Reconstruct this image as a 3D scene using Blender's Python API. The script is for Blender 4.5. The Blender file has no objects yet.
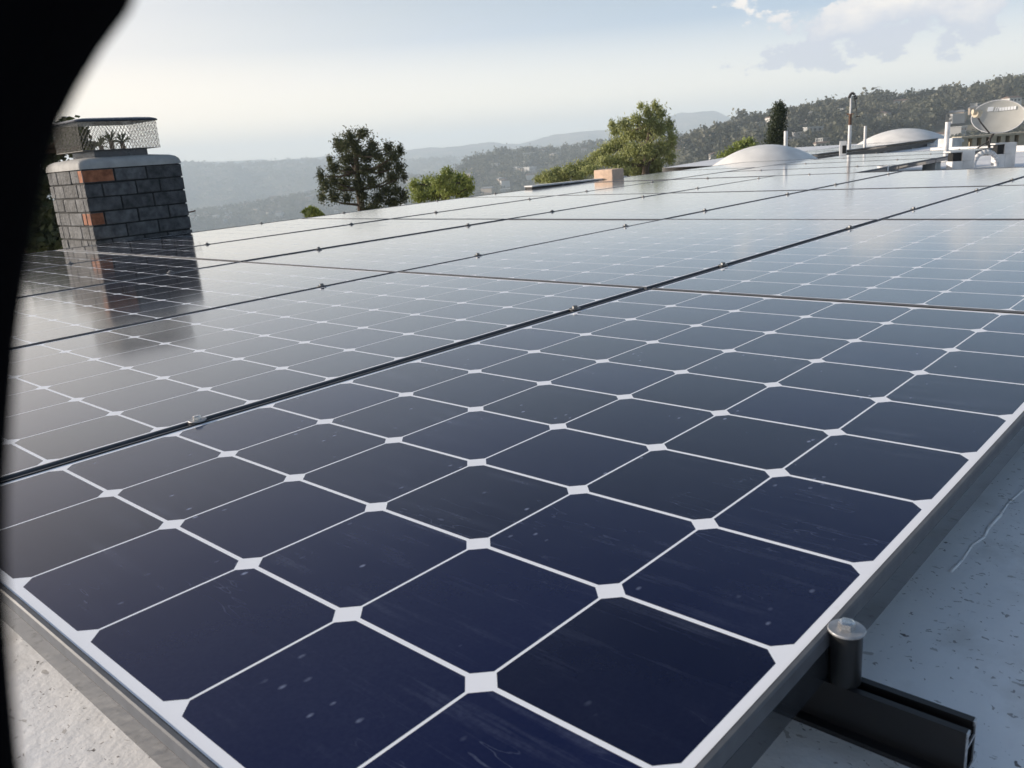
import bpy, bmesh, math, random
import numpy as np
from mathutils import Vector, Matrix, Euler

# ------------------------------------------------------------------ camera
CAM = np.array([1.20267639, -0.18779208, 0.36953846])
FPX = 844.35
RIGHT = np.array([0.738, 0.671, -0.0713]); DOWN = np.array([0.130, -0.2451, -0.9607])
FWD = np.array([-0.66210316, 0.69980282, -0.26813322]); FWD /= np.linalg.norm(FWD)
RIGHT = RIGHT - FWD * RIGHT.dot(FWD); RIGHT /= np.linalg.norm(RIGHT)
DOWN = np.cross(FWD, RIGHT)

sc = bpy.context.scene
col = sc.collection
cam_d = bpy.data.cameras.new('camera'); cam = bpy.data.objects.new('camera', cam_d); col.objects.link(cam)
sc.camera = cam
Mc = Matrix(((RIGHT[0], -DOWN[0], -FWD[0], CAM[0]), (RIGHT[1], -DOWN[1], -FWD[1], CAM[1]),
             (RIGHT[2], -DOWN[2], -FWD[2], CAM[2]), (0, 0, 0, 1)))
cam.matrix_world = Mc
cam_d.sensor_width = 36; cam_d.lens = FPX / 1024 * 36
cam_d.clip_start = 0.01; cam_d.clip_end = 60000
cam_d.dof.use_dof = True; cam_d.dof.focus_distance = 1.6; cam_d.dof.aperture_fstop = 20.0

# ------------------------------------------------------------------ sky and sun
SUN_AZ = math.radians(-120)          # from +Y towards +X
SUN_EL = math.radians(15)
sc.view_settings.view_transform = 'Standard'; sc.view_settings.look = 'None'
sc.view_settings.gamma = 1; sc.view_settings.exposure = 0.45
try: sc.view_settings.use_curve_mapping = False
except Exception: pass
sd = bpy.data.lights.new('sun', 'SUN'); sd.energy = 5.0; sd.angle = math.radians(0.6); sd.color = (1.0, 0.89, 0.77)
sun = bpy.data.objects.new('sun', sd); col.objects.link(sun)
sv = Vector((math.sin(SUN_AZ) * math.cos(SUN_EL), math.cos(SUN_AZ) * math.cos(SUN_EL), math.sin(SUN_EL)))
sun.rotation_euler = sv.to_track_quat('Z', 'Y').to_euler()
w = bpy.data.worlds.new('World'); sc.world = w; w.use_nodes = True
nt = w.node_tree; nt.nodes.clear()
def N(t, typ, **k):
    n = t.nodes.new(typ)
    for a, b in k.items():
        if a.startswith('i_'):
            n.inputs[a[2:].replace('_', ' ')].default_value = b
        else: setattr(n, a, b)
    return n
def L(t, a, b): t.links.new(a, b)
def math_(t, op, a, b=None, c=None, clamp=False):
    n = t.nodes.new('ShaderNodeMath'); n.operation = op; n.use_clamp = clamp
    for i, v in enumerate((a, b, c)):
        if v is None: continue
        if hasattr(v, 'links'): t.links.new(v, n.inputs[i])
        else: n.inputs[i].default_value = v
    return n.outputs[0]
def mixc(t, f, a, b, mode='MIX'):
    n = t.nodes.new('ShaderNodeMix'); n.data_type = 'RGBA'; n.blend_type = mode
    for i, v in ((0, f), (6, a), (7, b)):
        if hasattr(v, 'links'): t.links.new(v, n.inputs[i])
        else: n.inputs[i].default_value = v if i == 0 else (*v, 1)
    return n.outputs[2]
def ramp(t, v, pts, interp='LINEAR'):
    n = t.nodes.new('ShaderNodeValToRGB'); n.color_ramp.interpolation = interp
    e = n.color_ramp.elements
    while len(e) < len(pts): e.new(0.5)
    for el, (p, c) in zip(e, pts):
        el.position = p; el.color = (c, c, c, 1) if not isinstance(c, tuple) else (*c, 1)
    t.links.new(v, n.inputs[0]); return n.outputs[0]
sky = N(nt, 'ShaderNodeTexSky', sky_type='NISHITA', sun_disc=False, sun_elevation=SUN_EL, sun_rotation=SUN_AZ,
        altitude=100, air_density=1.0, dust_density=1.5, ozone_density=1.5)
tc = N(nt, 'ShaderNodeTexCoord')
sep = N(nt, 'ShaderNodeSeparateXYZ'); L(nt, tc.outputs['Generated'], sep.inputs[0])
bgs = N(nt, 'ShaderNodeVectorMath', operation='SCALE'); bgs.inputs[3].default_value = 1.0
# thin high cloud: streaks stretched towards the horizon
zz = math_(nt, 'ADD', math_(nt, 'MAXIMUM', sep.outputs[2], 0.0), 0.10)
cx = math_(nt, 'DIVIDE', sep.outputs[0], zz); cy = math_(nt, 'DIVIDE', sep.outputs[1], zz)
cmb = N(nt, 'ShaderNodeCombineXYZ'); L(nt, cx, cmb.inputs[0]); L(nt, cy, cmb.inputs[1])
mp = N(nt, 'ShaderNodeMapping'); mp.inputs['Rotation'].default_value = (0, 0, math.radians(35)); mp.inputs['Scale'].default_value = (0.35, 1.5, 1)
L(nt, cmb.outputs[0], mp.inputs[0])
ns = N(nt, 'ShaderNodeTexNoise'); ns.inputs['Scale'].default_value = 1.1; ns.inputs['Detail'].default_value = 6; ns.inputs['Roughness'].default_value = 0.55
L(nt, mp.outputs[0], ns.inputs['Vector'])
veil = ramp(nt, ns.outputs[0], [(0.35, 0.16), (0.72, 0.50)])
veil = math_(nt, 'MULTIPLY', veil, ramp(nt, sep.outputs[2], [(0.12, 1.0), (0.35, 0.16), (0.8, 0.12)]))
SKYGAIN = 0.10
VEIL = (2.7, 3.9, 5.9)                      # sunlit high cirrus, in the sky texture's own units
c1 = mixc(nt, veil, sky.outputs[0], VEIL)
# warm milky band over the horizon (thicker air near the ground), brighter towards the sun
sd_ = N(nt, 'ShaderNodeVectorMath', operation='DOT_PRODUCT'); L(nt, tc.outputs['Generated'], sd_.inputs[0]); sd_.inputs[1].default_value = tuple(sv)
toward = math_(nt, 'POWER', math_(nt, 'MULTIPLY_ADD', sd_.outputs['Value'], 0.5, 0.5, clamp=True), 2.3)
low = ramp(nt, sep.outputs[2], [(0.0, 0.98), (0.08, 0.76), (0.16, 0.34), (0.27, 0.12), (0.42, 0.01), (0.7, 0.0)])
milk = mixc(nt, toward, (2.6, 4.3, 6.5), (11.8, 10.4, 8.7))
c2 = mixc(nt, low, c1, milk)
hor = ramp(nt, sep.outputs[2], [(0.0, 1.0), (0.05, 0.8), (0.12, 0.0)])
c2 = mixc(nt, hor, c2, mixc(nt, toward, (9.3, 8.8, 7.5), (13.2, 11.5, 8.6)))
# cumulus bank
cdir = RIGHT * (895 - 512) / FPX + DOWN * (20 - 384) / FPX + FWD; cdir /= np.linalg.norm(cdir)
caz = math.atan2(cdir[0], cdir[1])
rot = N(nt, 'ShaderNodeVectorRotate', rotation_type='Z_AXIS'); rot.inputs['Angle'].default_value = caz
L(nt, tc.outputs['Generated'], rot.inputs['Vector'])
s2 = N(nt, 'ShaderNodeSeparateXYZ'); L(nt, rot.outputs[0], s2.inputs[0])     # x sideways, z up, y forward
el = math_(nt, 'SUBTRACT', s2.outputs[2], float(cdir[2]))
mp2 = N(nt, 'ShaderNodeMapping'); mp2.inputs['Scale'].default_value = (1, 1, 1.7); L(nt, rot.outputs[0], mp2.inputs[0])
n2 = N(nt, 'ShaderNodeTexNoise'); n2.inputs['Scale'].default_value = 17; n2.inputs['Detail'].default_value = 9; n2.inputs['Roughness'].default_value = 0.58
L(nt, mp2.outputs[0], n2.inputs['Vector'])
dx = math_(nt, 'DIVIDE', math_(nt, 'SUBTRACT', s2.outputs[0], 0.0), 0.13); dz = math_(nt, 'DIVIDE', math_(nt, 'ADD', el, 0.0), 0.034)
rr = math_(nt, 'ADD', math_(nt, 'MULTIPLY', dx, dx), math_(nt, 'MULTIPLY', dz, dz))
body = math_(nt, 'SUBTRACT', math_(nt, 'MULTIPLY_ADD', n2.outputs[0], 5.0, -1.65), math_(nt, 'MULTIPLY', rr, 0.60))
front = math_(nt, 'GREATER_THAN', s2.outputs[1], 0.0)
cm = math_(nt, 'MULTIPLY', ramp(nt, body, [(0.0, 0.0), (0.35, 0.85)], 'EASE'), front)
lit = ramp(nt, math_(nt, 'ADD', math_(nt, 'MULTIPLY', el, 9.0), math_(nt, 'MULTIPLY', n2.outputs[0], 1.0)), [(0.38, 0.0), (0.74, 1.0)])
ccol = mixc(nt, lit, (4.7, 5.0, 5.9), (8.6, 7.9, 7.2))
c3 = mixc(nt, cm, c2, ccol)
glow = math_(nt, 'POWER', math_(nt, 'MULTIPLY_ADD', sd_.outputs['Value'], 0.5, 0.5, clamp=True), 6.5)
glow = math_(nt, 'MULTIPLY', glow, ramp(nt, sep.outputs[2], [(0.0, 0.9), (0.35, 0.6), (0.8, 0.0)]))
c3 = mixc(nt, glow, c3, (15.5, 11.9, 8.8))
bg = N(nt, 'ShaderNodeBackground'); bg.inputs[1].default_value = SKYGAIN; L(nt, c3, bg.inputs[0])
wo = N(nt, 'ShaderNodeOutputWorld'); L(nt, bg.outputs[0], wo.inputs[0])
sc.cycles.volume_step_rate = 1; sc.cycles.max_bounces = 8; sc.cycles.volume_bounces = 5

# ------------------------------------------------------------------ helpers
def ray(x, y):
    return RIGHT * (x - 512) / FPX + DOWN * (y - 384) / FPX + FWD
def at(x, y, D):                       # point seen at a pixel, at horizontal distance D
    d = ray(x, y); return CAM + d * (D / math.hypot(d[0], d[1]))
def pxs(x, y, D): return float((at(x, y, D) - CAM).dot(FWD)) / FPX      # metres per pixel there
def pz(x, y, z):
    d = ray(x, y); return CAM + d * ((z - CAM[2]) / d[2])
def pb(x, y, b):
    d = ray(x, y); return CAM + d * ((b - CAM[0]) / d[0])

class MB:
    def __init__(s): s.v = []; s.f = []; s.m = []; s.cur = 0
    def add(s, vs, fs):
        o = len(s.v); s.v += [tuple(map(float, v)) for v in vs]
        for f in fs: s.f.append(tuple(i + o for i in f)); s.m.append(s.cur)
    def box(s, a, b):
        (x0, y0, z0), (x1, y1, z1) = a, b
        s.add([(x0, y0, z0), (x1, y0, z0), (x1, y1, z0), (x0, y1, z0), (x0, y0, z1), (x1, y0, z1), (x1, y1, z1), (x0, y1, z1)],
              [(0, 3, 2, 1), (4, 5, 6, 7), (0, 1, 5, 4), (1, 2, 6, 5), (2, 3, 7, 6), (3, 0, 4, 7)])
    def cyl(s, p0, p1, r0, r1=None, n=16, caps=True):
        r1 = r0 if r1 is None else r1
        p0 = Vector(p0); p1 = Vector(p1); d = (p1 - p0).normalized()
        u = d.orthogonal().normalized(); v = d.cross(u)
        vs = [p0 + (u * math.cos(2 * math.pi * k / n) + v * math.sin(2 * math.pi * k / n)) * r0 for k in range(n)]
        vs += [p1 + (u * math.cos(2 * math.pi * k / n) + v * math.sin(2 * math.pi * k / n)) * r1 for k in range(n)]
        fs = [(k, (k + 1) % n, (k + 1) % n + n, k + n) for k in range(n)]
        if caps: fs += [tuple(range(n))[::-1], tuple(range(n, 2 * n))]
        s.add(vs, fs)
    def tube(s, pts, r, n=8):
        for a, b in zip(pts[:-1], pts[1:]): s.cyl(a, b, r, r, n)
    def lathe(s, c, prof, n=24, a0=0, a1=2 * math.pi):
        full = abs(a1 - a0 - 2 * math.pi) < 1e-6; m = n if full else n + 1
        vs = []
        for r, z in prof:
            for k in range(m):
                t = a0 + (a1 - a0) * k / n; vs.append((c[0] + r * math.cos(t), c[1] + r * math.sin(t), c[2] + z))
        fs = []
        for i in range(len(prof) - 1):
            for k in range(n):
                k2 = (k + 1) % m; fs.append((i * m + k, i * m + k2, (i + 1) * m + k2, (i + 1) * m + k))
        s.add(vs, fs)
    def build(s, name, mats, parent=None, bevel=0, smooth=False):
        me = bpy.data.meshes.new(name); me.from_pydata(s.v, [], s.f)
        mats = mats if isinstance(mats, (list, tuple)) else [mats]
        for m in mats: me.materials.append(m)
        if len(mats) > 1: me.polygons.foreach_set('material_index', s.m)
        me.validate(); me.update()
        if bevel:
            bm = bmesh.new(); bm.from_mesh(me); bmesh.ops.remove_doubles(bm, verts=bm.verts, dist=1e-6)
            bmesh.ops.recalc_face_normals(bm, faces=bm.faces)
            bmesh.ops.bevel(bm, geom=[e for e in bm.edges if len(e.link_faces) == 2 and e.calc_face_angle(0) > 0.4], offset=bevel, segments=2, affect='EDGES', profile=0.5)
            bm.to_mesh(me); bm.free()
        if smooth:
            me.shade_smooth()
            if smooth != 'all':
                try: me.set_sharp_from_angle(angle=math.radians(35))
                except Exception: pass
        o = bpy.data.objects.new(name, me); col.objects.link(o); o.parent = parent
        return o
def tag(o, label=None, cat=None, group=None, kind=None):
    if label: o['label'] = label
    if cat: o['category'] = cat
    if group: o['group'] = group
    if kind: o['kind'] = kind
    return o
def empty(name, loc=(0, 0, 0), rz=0):
    o = bpy.data.objects.new(name, None); col.objects.link(o); o.location = loc; o.rotation_euler = (0, 0, rz); o.empty_display_size = 0.1
    return o
def copy_tree(root):
    r = root.copy(); col.objects.link(r)
    for ch in root.children:
        c = ch.copy(); col.objects.link(c); c.parent = r
        for g in ch.children:
            d = g.copy(); col.objects.link(d); d.parent = c
    return r

# ------------------------------------------------------------------ materials
def mat(name, base=(0.5, 0.5, 0.5), rough=0.6, metal=0.0, ior=1.45, var=0.0, scale=20.0, bump=0.0, bscale=60.0, coord='Position', rvar=0.0, detail=5):
    m = bpy.data.materials.new(name); m.use_nodes = True; t = m.node_tree
    p = t.nodes['Principled BSDF']
    p.inputs['Base Color'].default_value = (*base, 1); p.inputs['Roughness'].default_value = rough
    p.inputs['Metallic'].default_value = metal; p.inputs['IOR'].default_value = ior
    g = t.nodes.new('ShaderNodeNewGeometry')
    m['g'] = 1
    if var or rvar:
        n = t.nodes.new('ShaderNodeTexNoise'); n.inputs['Scale'].default_value = scale; n.inputs['Detail'].default_value = detail
        t.links.new(g.outputs['Position'], n.inputs['Vector'])
        if var:
            lo = tuple(c * (1 - var) for c in base); hi = tuple(min(1, c * (1 + var)) for c in base)
            t.links.new(ramp(t, n.outputs[0], [(0.3, lo), (0.7, hi)]), p.inputs['Base Color'])
        if rvar:
            t.links.new(ramp(t, n.outputs[0], [(0.3, max(0.02, rough - rvar)), (0.7, rough + rvar)]), p.inputs['Roughness'])
    if bump:
        n = t.nodes.new('ShaderNodeTexNoise'); n.inputs['Scale'].default_value = bscale; n.inputs['Detail'].default_value = 6
        t.links.new(g.outputs['Position'], n.inputs['Vector'])
        b = t.nodes.new('ShaderNodeBump'); b.inputs['Strength'].default_value = bump; b.inputs['Distance'].default_value = 0.01
        t.links.new(n.outputs[0], b.inputs['Height']); t.links.new(b.outputs[0], p.inputs['Normal'])
    return m
def P(m): return m.node_tree.nodes['Principled BSDF']

GLASS_IOR = 1.2
def glass_common(m, clean, dust, dustgain, sheen=0.01, ior=1.17):
    """laminate under glass: colour plus dried dust film, drip streaks and a few specks"""
    t = m.node_tree; p = P(m)
    g = t.nodes.new('ShaderNodeNewGeometry')
    def noise(scale, vec, detail=5, rough=0.6):
        n = t.nodes.new('ShaderNodeTexNoise'); n.inputs['Scale'].default_value = scale; n.inputs['Detail'].default_value = detail; n.inputs['Roughness'].default_value = rough
        t.links.new(vec, n.inputs['Vector']); return n.outputs[0]
    def mapv(sc_, rz):
        q = t.nodes.new('ShaderNodeMapping'); q.inputs['Scale'].default_value = sc_; q.inputs['Rotation'].default_value = (0, 0, rz)
        t.links.new(g.outputs['Position'], q.inputs[0]); return q.outputs[0]
    film = ramp(t, noise(2.2, g.outputs['Position']), [(0.35, 0.0), (0.8, 0.03)])
    st = noise(9, mapv((0.35, 6, 1), math.radians(62)), 6, 0.65)
    streak = ramp(t, st, [(0.54, 0.0), (0.78, 0.12)])
    msk = ramp(t, noise(4.0, g.outputs['Position'], 3), [(0.45, 0.0), (0.62, 1.0)])
    streak = math_(t, 'MULTIPLY', streak, msk)
    vor = t.nodes.new('ShaderNodeTexVoronoi'); vor.inputs['Scale'].default_value = 75; vor.inputs['Randomness'].default_value = 1
    t.links.new(mapv((1, 0.6, 1), 0.5), vor.inputs['Vector'])
    spot = ramp(t, vor.outputs['Distance'], [(0.06, 1.0), (0.20, 0.0)])
    sepc = t.nodes.new('ShaderNodeSeparateColor'); t.links.new(vor.outputs['Color'], sepc.inputs[0])
    pick = math_(t, 'GREATER_THAN', sepc.outputs[0], 0.70)
    m2 = ramp(t, noise(7.0, g.outputs['Position'], 3), [(0.50, 0.0), (0.62, 1.0)])
    spot = math_(t, 'MULTIPLY', math_(t, 'MULTIPLY', spot, pick), math_(t, 'MULTIPLY', m2, 0.42))
    # wandering hair-thin dried water lines
    wv = noise(5.0, mapv((0.45, 2.6, 1), math.radians(-48)), 4, 0.7)
    ln = ramp(t, math_(t, 'ABSOLUTE', math_(t, 'SUBTRACT', wv, 0.5)), [(0.0, 0.09), (0.003, 0.0)])
    m3 = ramp(t, noise(3.3, mapv((1, 1.4, 1), 1.3), 3), [(0.52, 0.0), (0.60, 1.0)])
    ln = math_(t, 'MULTIPLY', ln, m3)
    tot = math_(t, 'MULTIPLY', math_(t, 'ADD', math_(t, 'ADD', film, streak), math_(t, 'ADD', spot, ln)), dustgain, clamp=True)
    fine = noise(260, g.outputs['Position'], 2)
    tot = math_(t, 'MULTIPLY', tot, ramp(t, fine, [(0.3, 0.6), (0.7, 1.2)]), clamp=True)
    f = t.nodes.new('ShaderNodeMapRange'); f.inputs[3].default_value = .7; f.inputs[4].default_value = 1.35; t.links.new(g.outputs['Random Per Island'], f.inputs[0])
    cc = t.nodes.new('ShaderNodeCombineColor')
    for k in range(3): t.links.new(f.outputs[0], cc.inputs[k])
    cl = mixc(t, 1.0, clean, cc.outputs[0], 'MULTIPLY') if clean[0] < .1 else clean
    t.links.new(mixc(t, tot, cl, dust), p.inputs['Base Color'])
    t.links.new(math_(t, 'MULTIPLY_ADD', tot, 0.5, 0.085), p.inputs['Roughness'])
    p.inputs['IOR'].default_value = ior
    p.inputs['Coat Weight'].default_value = 1.0; p.inputs['Coat IOR'].default_value = ior; p.inputs['Coat Roughness'].default_value = 0.10
    p.inputs['Sheen Weight'].default_value = sheen; p.inputs['Sheen Roughness'].default_value = 0.3; p.inputs['Sheen Tint'].default_value = (1, .98, .95, 1)
M = {}
M['cell'] = mat('cell'); glass_common(M['cell'], (0.0016, 0.0044, 0.031), (0.24, 0.28, 0.40), 2.3)
M['cell_dusty'] = mat('dusty_solar_cell'); glass_common(M['cell_dusty'], (0.005, 0.007, 0.026), (0.26, 0.27, 0.30), 1.2, 0.01, 1.22)
M['backsheet'] = mat('backsheet'); glass_common(M['backsheet'], (0.85, 0.87, 0.91), (0.5, 0.49, 0.47), 0.6)
M['backsheet_dusty'] = mat('dusty_backsheet'); glass_common(M['backsheet_dusty'], (0.85, 0.87, 0.91), (0.5, 0.49, 0.47), 0.6, 0.01, 1.26)
for k_ in ('backsheet', 'backsheet_dusty'): P(M[k_]).inputs['Coat Weight'].default_value = 0.0; P(M[k_]).inputs['IOR'].default_value = 1.06
M['frame_lip'] = mat('frame_lip', (0.095, 0.102, 0.115), 0.42, 0.0, ior=1.4, var=0.15, scale=60)
M['frame'] = mat('anodised_frame', (0.025, 0.027, 0.031), 0.07, 1.0, var=0.2, scale=40)
M['frame'].node_tree.nodes['Principled BSDF'].inputs['Metallic'].default_value = 0.0
P(M['frame']).inputs['IOR'].default_value = 1.65; P(M['frame_lip']).inputs['Specular IOR Level'].default_value = 0.22
M['rail'] = mat('rail_black', (0.012, 0.012, 0.013), 0.38, 0, ior=1.45, rvar=0.1, scale=30)
M['cut'] = mat('cut_aluminium', (0.62, 0.62, 0.62), 0.35, 1.0, var=0.2, scale=300)
M['steel'] = mat('stainless', (0.70, 0.68, 0.65), 0.26, 1.0, var=.2, scale=300, bump=0.12, bscale=700)
M['washer'] = mat('washer_steel', (0.40, 0.40, 0.405), 0.5, 0.9, var=.25, scale=90, bump=.1, bscale=400)
M['steel_shaded'] = mat('shaded_steel', (0.22, 0.22, 0.22), 0.5, 1.0, rvar=0.1, scale=160)  # darker copy of the clamp steel: shade on farther clamps put into colour
M['steel_dark'] = mat('dark_steel', (0.12, 0.12, 0.13), 0.4, 0.8)
M['post'] = mat('post_black', (0.016, 0.017, 0.018), 0.33, 0.0)
M['white'] = mat('white_roof_coat', (0.68, 0.67, 0.65), 0.65, var=0.22, scale=7, bump=0.5, bscale=18, detail=9)
M['whitepipe'] = mat('white_pipe', (0.68, 0.67, 0.66), 0.5, var=0.2, scale=9, detail=9)
M['dome'] = mat('dome_acrylic', (0.78, 0.76, 0.72), 0.4, var=0.10, scale=5, detail=9)
M['black'] = mat('vent_black', (0.008, 0.008, 0.008), 0.6)
M['rust'] = mat('rust', (0.115, 0.065, 0.045), 0.85, var=0.4, scale=60, bump=0.3)
M['dirty_metal'] = mat('dirty_metal', (0.05, 0.045, 0.042), 0.6, var=0.3, scale=50)
M['cream'] = mat('cream_stucco', (0.52, 0.46, 0.35), 0.85, var=0.12, scale=5, bump=0.2)
M['clay'] = mat('clay_block', (0.72, 0.52, 0.38), 0.8, var=0.12, scale=30, bump=0.3)
M['concrete'] = mat('concrete', (0.40, 0.39, 0.36), 0.85, var=0.25, scale=9, bump=0.3)
M['dish'] = mat('dish_paint', (0.46, 0.45, 0.41), 0.45, var=0.06, scale=8)
M['lettering'] = mat('white_lettering', (0.85, 0.85, 0.84), 0.5)
M['bark'] = mat('bark', (0.075, 0.055, 0.04), 0.9, var=0.35, scale=12, bump=0.5)
M['rubber'] = mat('black_rubber', (0.0012, 0.0014, 0.002), 0.9, ior=1.1)
M['wire'] = mat('galvanised_mesh', (0.10, 0.10, 0.095), 0.55, 0.5)
M['lid'] = mat('painted_lid', (0.06, 0.065, 0.075), 0.22, 0.3, rvar=0.08, scale=14)

# roof membrane: coated sheet with grit, leaf scraps, wrinkles
def roof_mat():
    m = mat('roof_coating', rough=0.55); t = m.node_tree; p = P(m)
    g = t.nodes.new('ShaderNodeNewGeometry')
    def noise(s, d=5, vec=None, r=0.55):
        n = t.nodes.new('ShaderNodeTexNoise'); n.inputs['Scale'].default_value = s; n.inputs['Detail'].default_value = d; n.inputs['Roughness'].default_value = r
        t.links.new(vec or g.outputs['Position'], n.inputs['Vector']); return n.outputs[0]
    base = ramp(t, noise(3.5, 7), [(0.3, (0.72, 0.72, 0.73)), (0.7, (0.87, 0.87, 0.87))])
    stain = ramp(t, noise(14, 6), [(0.52, 0.0), (0.75, 0.42)])
    c = mixc(t, stain, base, (0.33, 0.31, 0.28))
    mapn = t.nodes.new('ShaderNodeMapping'); mapn.inputs['Scale'].default_value = (1, 2.1, 1); mapn.inputs['Rotation'].default_value = (0, 0, 0.9)
    wob = t.nodes.new('ShaderNodeVectorMath'); wob.operation = 'MULTIPLY_ADD'
    nn = t.nodes.new('ShaderNodeTexNoise'); nn.inputs['Scale'].default_value = 90; t.links.new(g.outputs['Position'], nn.inputs['Vector'])
    t.links.new(nn.outputs['Color'], wob.inputs[0]); wob.inputs[1].default_value = (0.018, 0.018, 0); t.links.new(g.outputs['Position'], wob.inputs[2])
    t.links.new(wob.outputs[0], mapn.inputs[0])
    def specks(scale, thr, size, colr, c, strength):
        v = t.nodes.new('ShaderNodeTexVoronoi'); v.inputs['Scale'].default_value = scale; t.links.new(mapn.outputs[0], v.inputs['Vector'])
        sc_ = t.nodes.new('ShaderNodeSeparateColor'); t.links.new(v.outputs['Color'], sc_.inputs[0])
        sz = math_(t, 'MULTIPLY', sc_.outputs[1], size)
        k = math_(t, 'LESS_THAN', v.outputs['Distance'], sz)
        k = math_(t, 'MULTIPLY', k, math_(t, 'GREATER_THAN', sc_.outputs[0], thr))
        return mixc(t, math_(t, 'MULTIPLY', k, strength), c, colr), k
    c, k1 = specks(52, 0.52, 0.28, (0.26, 0.24, 0.22), c, 0.55)
    c, k2 = specks(150, 0.55, 0.33, (0.13, 0.11, 0.10), c, 0.65)
    c, k3 = specks(46, 0.82, 0.24, (0.05, 0.035, 0.03), c, 0.85)
    t.links.new(c, p.inputs['Base Color'])
    b = t.nodes.new('ShaderNodeBump'); b.inputs['Strength'].default_value = 0.5; b.inputs['Distance'].default_value = 0.004
    h = math_(t, 'ADD', noise(26, 6), math_(t, 'MULTIPLY', noise(160, 3), 0.25))
    h = math_(t, 'ADD', h, math_(t, 'MULTIPLY', k1, 0.3))
    t.links.new(h, b.inputs['Height']); t.links.new(b.outputs[0], p.inputs['Normal'])
    return m
M['roof'] = roof_mat()

def foliage(name, dark, light, scale=1.2, rough=0.6, rnd=0.5):
    m = mat(name, rough=rough); t = m.node_tree; p = P(m)
    g = t.nodes.new('ShaderNodeNewGeometry')
    n = t.nodes.new('ShaderNodeTexNoise'); n.inputs['Scale'].default_value = scale; n.inputs['Detail'].default_value = 4
    t.links.new(g.outputs['Position'], n.inputs['Vector'])
    c = ramp(t, n.outputs[0], [(0.35, dark), (0.65, light)])
    c2 = mixc(t, math_(t, 'MULTIPLY', g.outputs['Random Per Island'], rnd), c, tuple(x * 1.5 for x in light))
    t.links.new(c2, p.inputs['Base Color'])
    tr = t.nodes.new('ShaderNodeBsdfTranslucent'); t.links.new(c2, tr.inputs[0])
    mx = t.nodes.new('ShaderNodeMixShader'); mx.inputs[0].default_value = 0.3
    t.links.new(p.outputs[0], mx.inputs[1]); t.links.new(tr.outputs[0], mx.inputs[2])
    t.links.new(mx.outputs[0], t.nodes['Material Output'].inputs[0])
    return m
M['pine'] = foliage('pine_needles', (0.030, 0.040, 0.016), (0.075, 0.085, 0.030), 2)
M['pepper'] = foliage('pepper_leaves', (0.12, 0.16, 0.040), (0.26, 0.30, 0.075), 2)
M['willow'] = foliage('weeping_leaves', (0.15, 0.17, 0.06), (0.34, 0.36, 0.13), 1.2)
M['cypress'] = foliage('cypress_leaves', (0.020, 0.032, 0.013), (0.040, 0.055, 0.020), 3)
M['darktree'] = foliage('shady_leaves', (0.018, 0.028, 0.012), (0.045, 0.060, 0.022), 2)
M['hilltree'] = foliage('hill_leaves', (0.028, 0.042, 0.028), (0.15, 0.142, 0.088), 0.045, rnd=0.2)
M['cell'].name = 'solar_cell'

def terrain_mat():
    m = mat('hill_scrub', rough=0.95); t = m.node_tree; p = P(m)
    g = t.nodes.new('ShaderNodeNewGeometry')
    def noise(s, d=6):
        n = t.nodes.new('ShaderNodeTexNoise'); n.inputs['Scale'].default_value = s; n.inputs['Detail'].default_value = d; n.inputs['Roughness'].default_value = 0.65
        t.links.new(g.outputs['Position'], n.inputs['Vector']); return n.outputs[0]
    c = ramp(t, noise(0.012, 8), [(0.36, (0.06, 0.07, 0.04)), (0.50, (0.15, 0.135, 0.09)), (0.64, (0.32, 0.25, 0.18))])
    c = mixc(t, ramp(t, noise(0.09, 6), [(0.45, 0.0), (0.6, 0.75)]), c, (0.035, 0.045, 0.028))
    t.links.new(c, p.inputs['Base Color'])
    return m
M['terrain'] = terrain_mat()

# ------------------------------------------------------------------ terrain: valley and ridges
def az_of(x, y=150):
    d = ray(x, y); return math.atan2(d[0], d[1])
def ridge(D, pts):
    A = []; H = []
    for x, y in pts:
        q = at(x, y, D); A.append(az_of(x, y)); H.append(q[2])
    return D, np.array(A), np.array(H)
RIDGES = [
    ridge(640, [(520, 222), (560, 195), (600, 175), (640, 160), (680, 148), (700, 144), (740, 132), (780, 123), (820, 118), (850, 112), (870, 105), (900, 108), (930, 104), (960, 101), (985, 99), (1000, 92), (1030, 92), (1150, 84), (1300, 100)]),
    ridge(1400, [(380, 232), (420, 205), (440, 186), (462, 172), (478, 161), (500, 156), (530, 156), (560, 155), (600, 149), (625, 145), (660, 145), (720, 142), (800, 130), (1200, 100)]),
    ridge(2100, [(-200, 240), (100, 222), (200, 214), (240, 208), (290, 199), (320, 193), (360, 188), (410, 178), (440, 178), (500, 175), (900, 120)]),
    ridge(3800, [(-300, 190), (0, 176), (150, 170), (190, 168), (240, 168.5), (280, 167), (300, 164), (320, 164), (350, 166), (400, 168), (410, 163), (440, 160), (480, 158), (560, 150), (900, 120)]),
    ridge(5300, [(-300, 196), (0, 172), (300, 156), (390, 153), (430, 148), (470, 144), (490, 142), (505, 145), (520, 144), (540, 138), (565, 133), (600, 130), (630, 124), (655, 119), (680, 113), (700, 111), (715, 111), (735, 119), (770, 124), (900, 112), (1200, 80)]),
]
def hash_noise(x, y, s):
    # smooth value noise with numpy
    x = x / s; y = y / s
    xi = np.floor(x); yi = np.floor(y); fx = x - xi; fy = y - yi
    fx = fx * fx * (3 - 2 * fx); fy = fy * fy * (3 - 2 * fy)
    def h(a, b):
        v = np.sin(a * 127.1 + b * 311.7) * 43758.5453; return v - np.floor(v)
    return (h(xi, yi) * (1 - fx) + h(xi + 1, yi) * fx) * (1 - fy) + (h(xi, yi + 1) * (1 - fx) + h(xi + 1, yi + 1) * fx) * fy - 0.5
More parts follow.
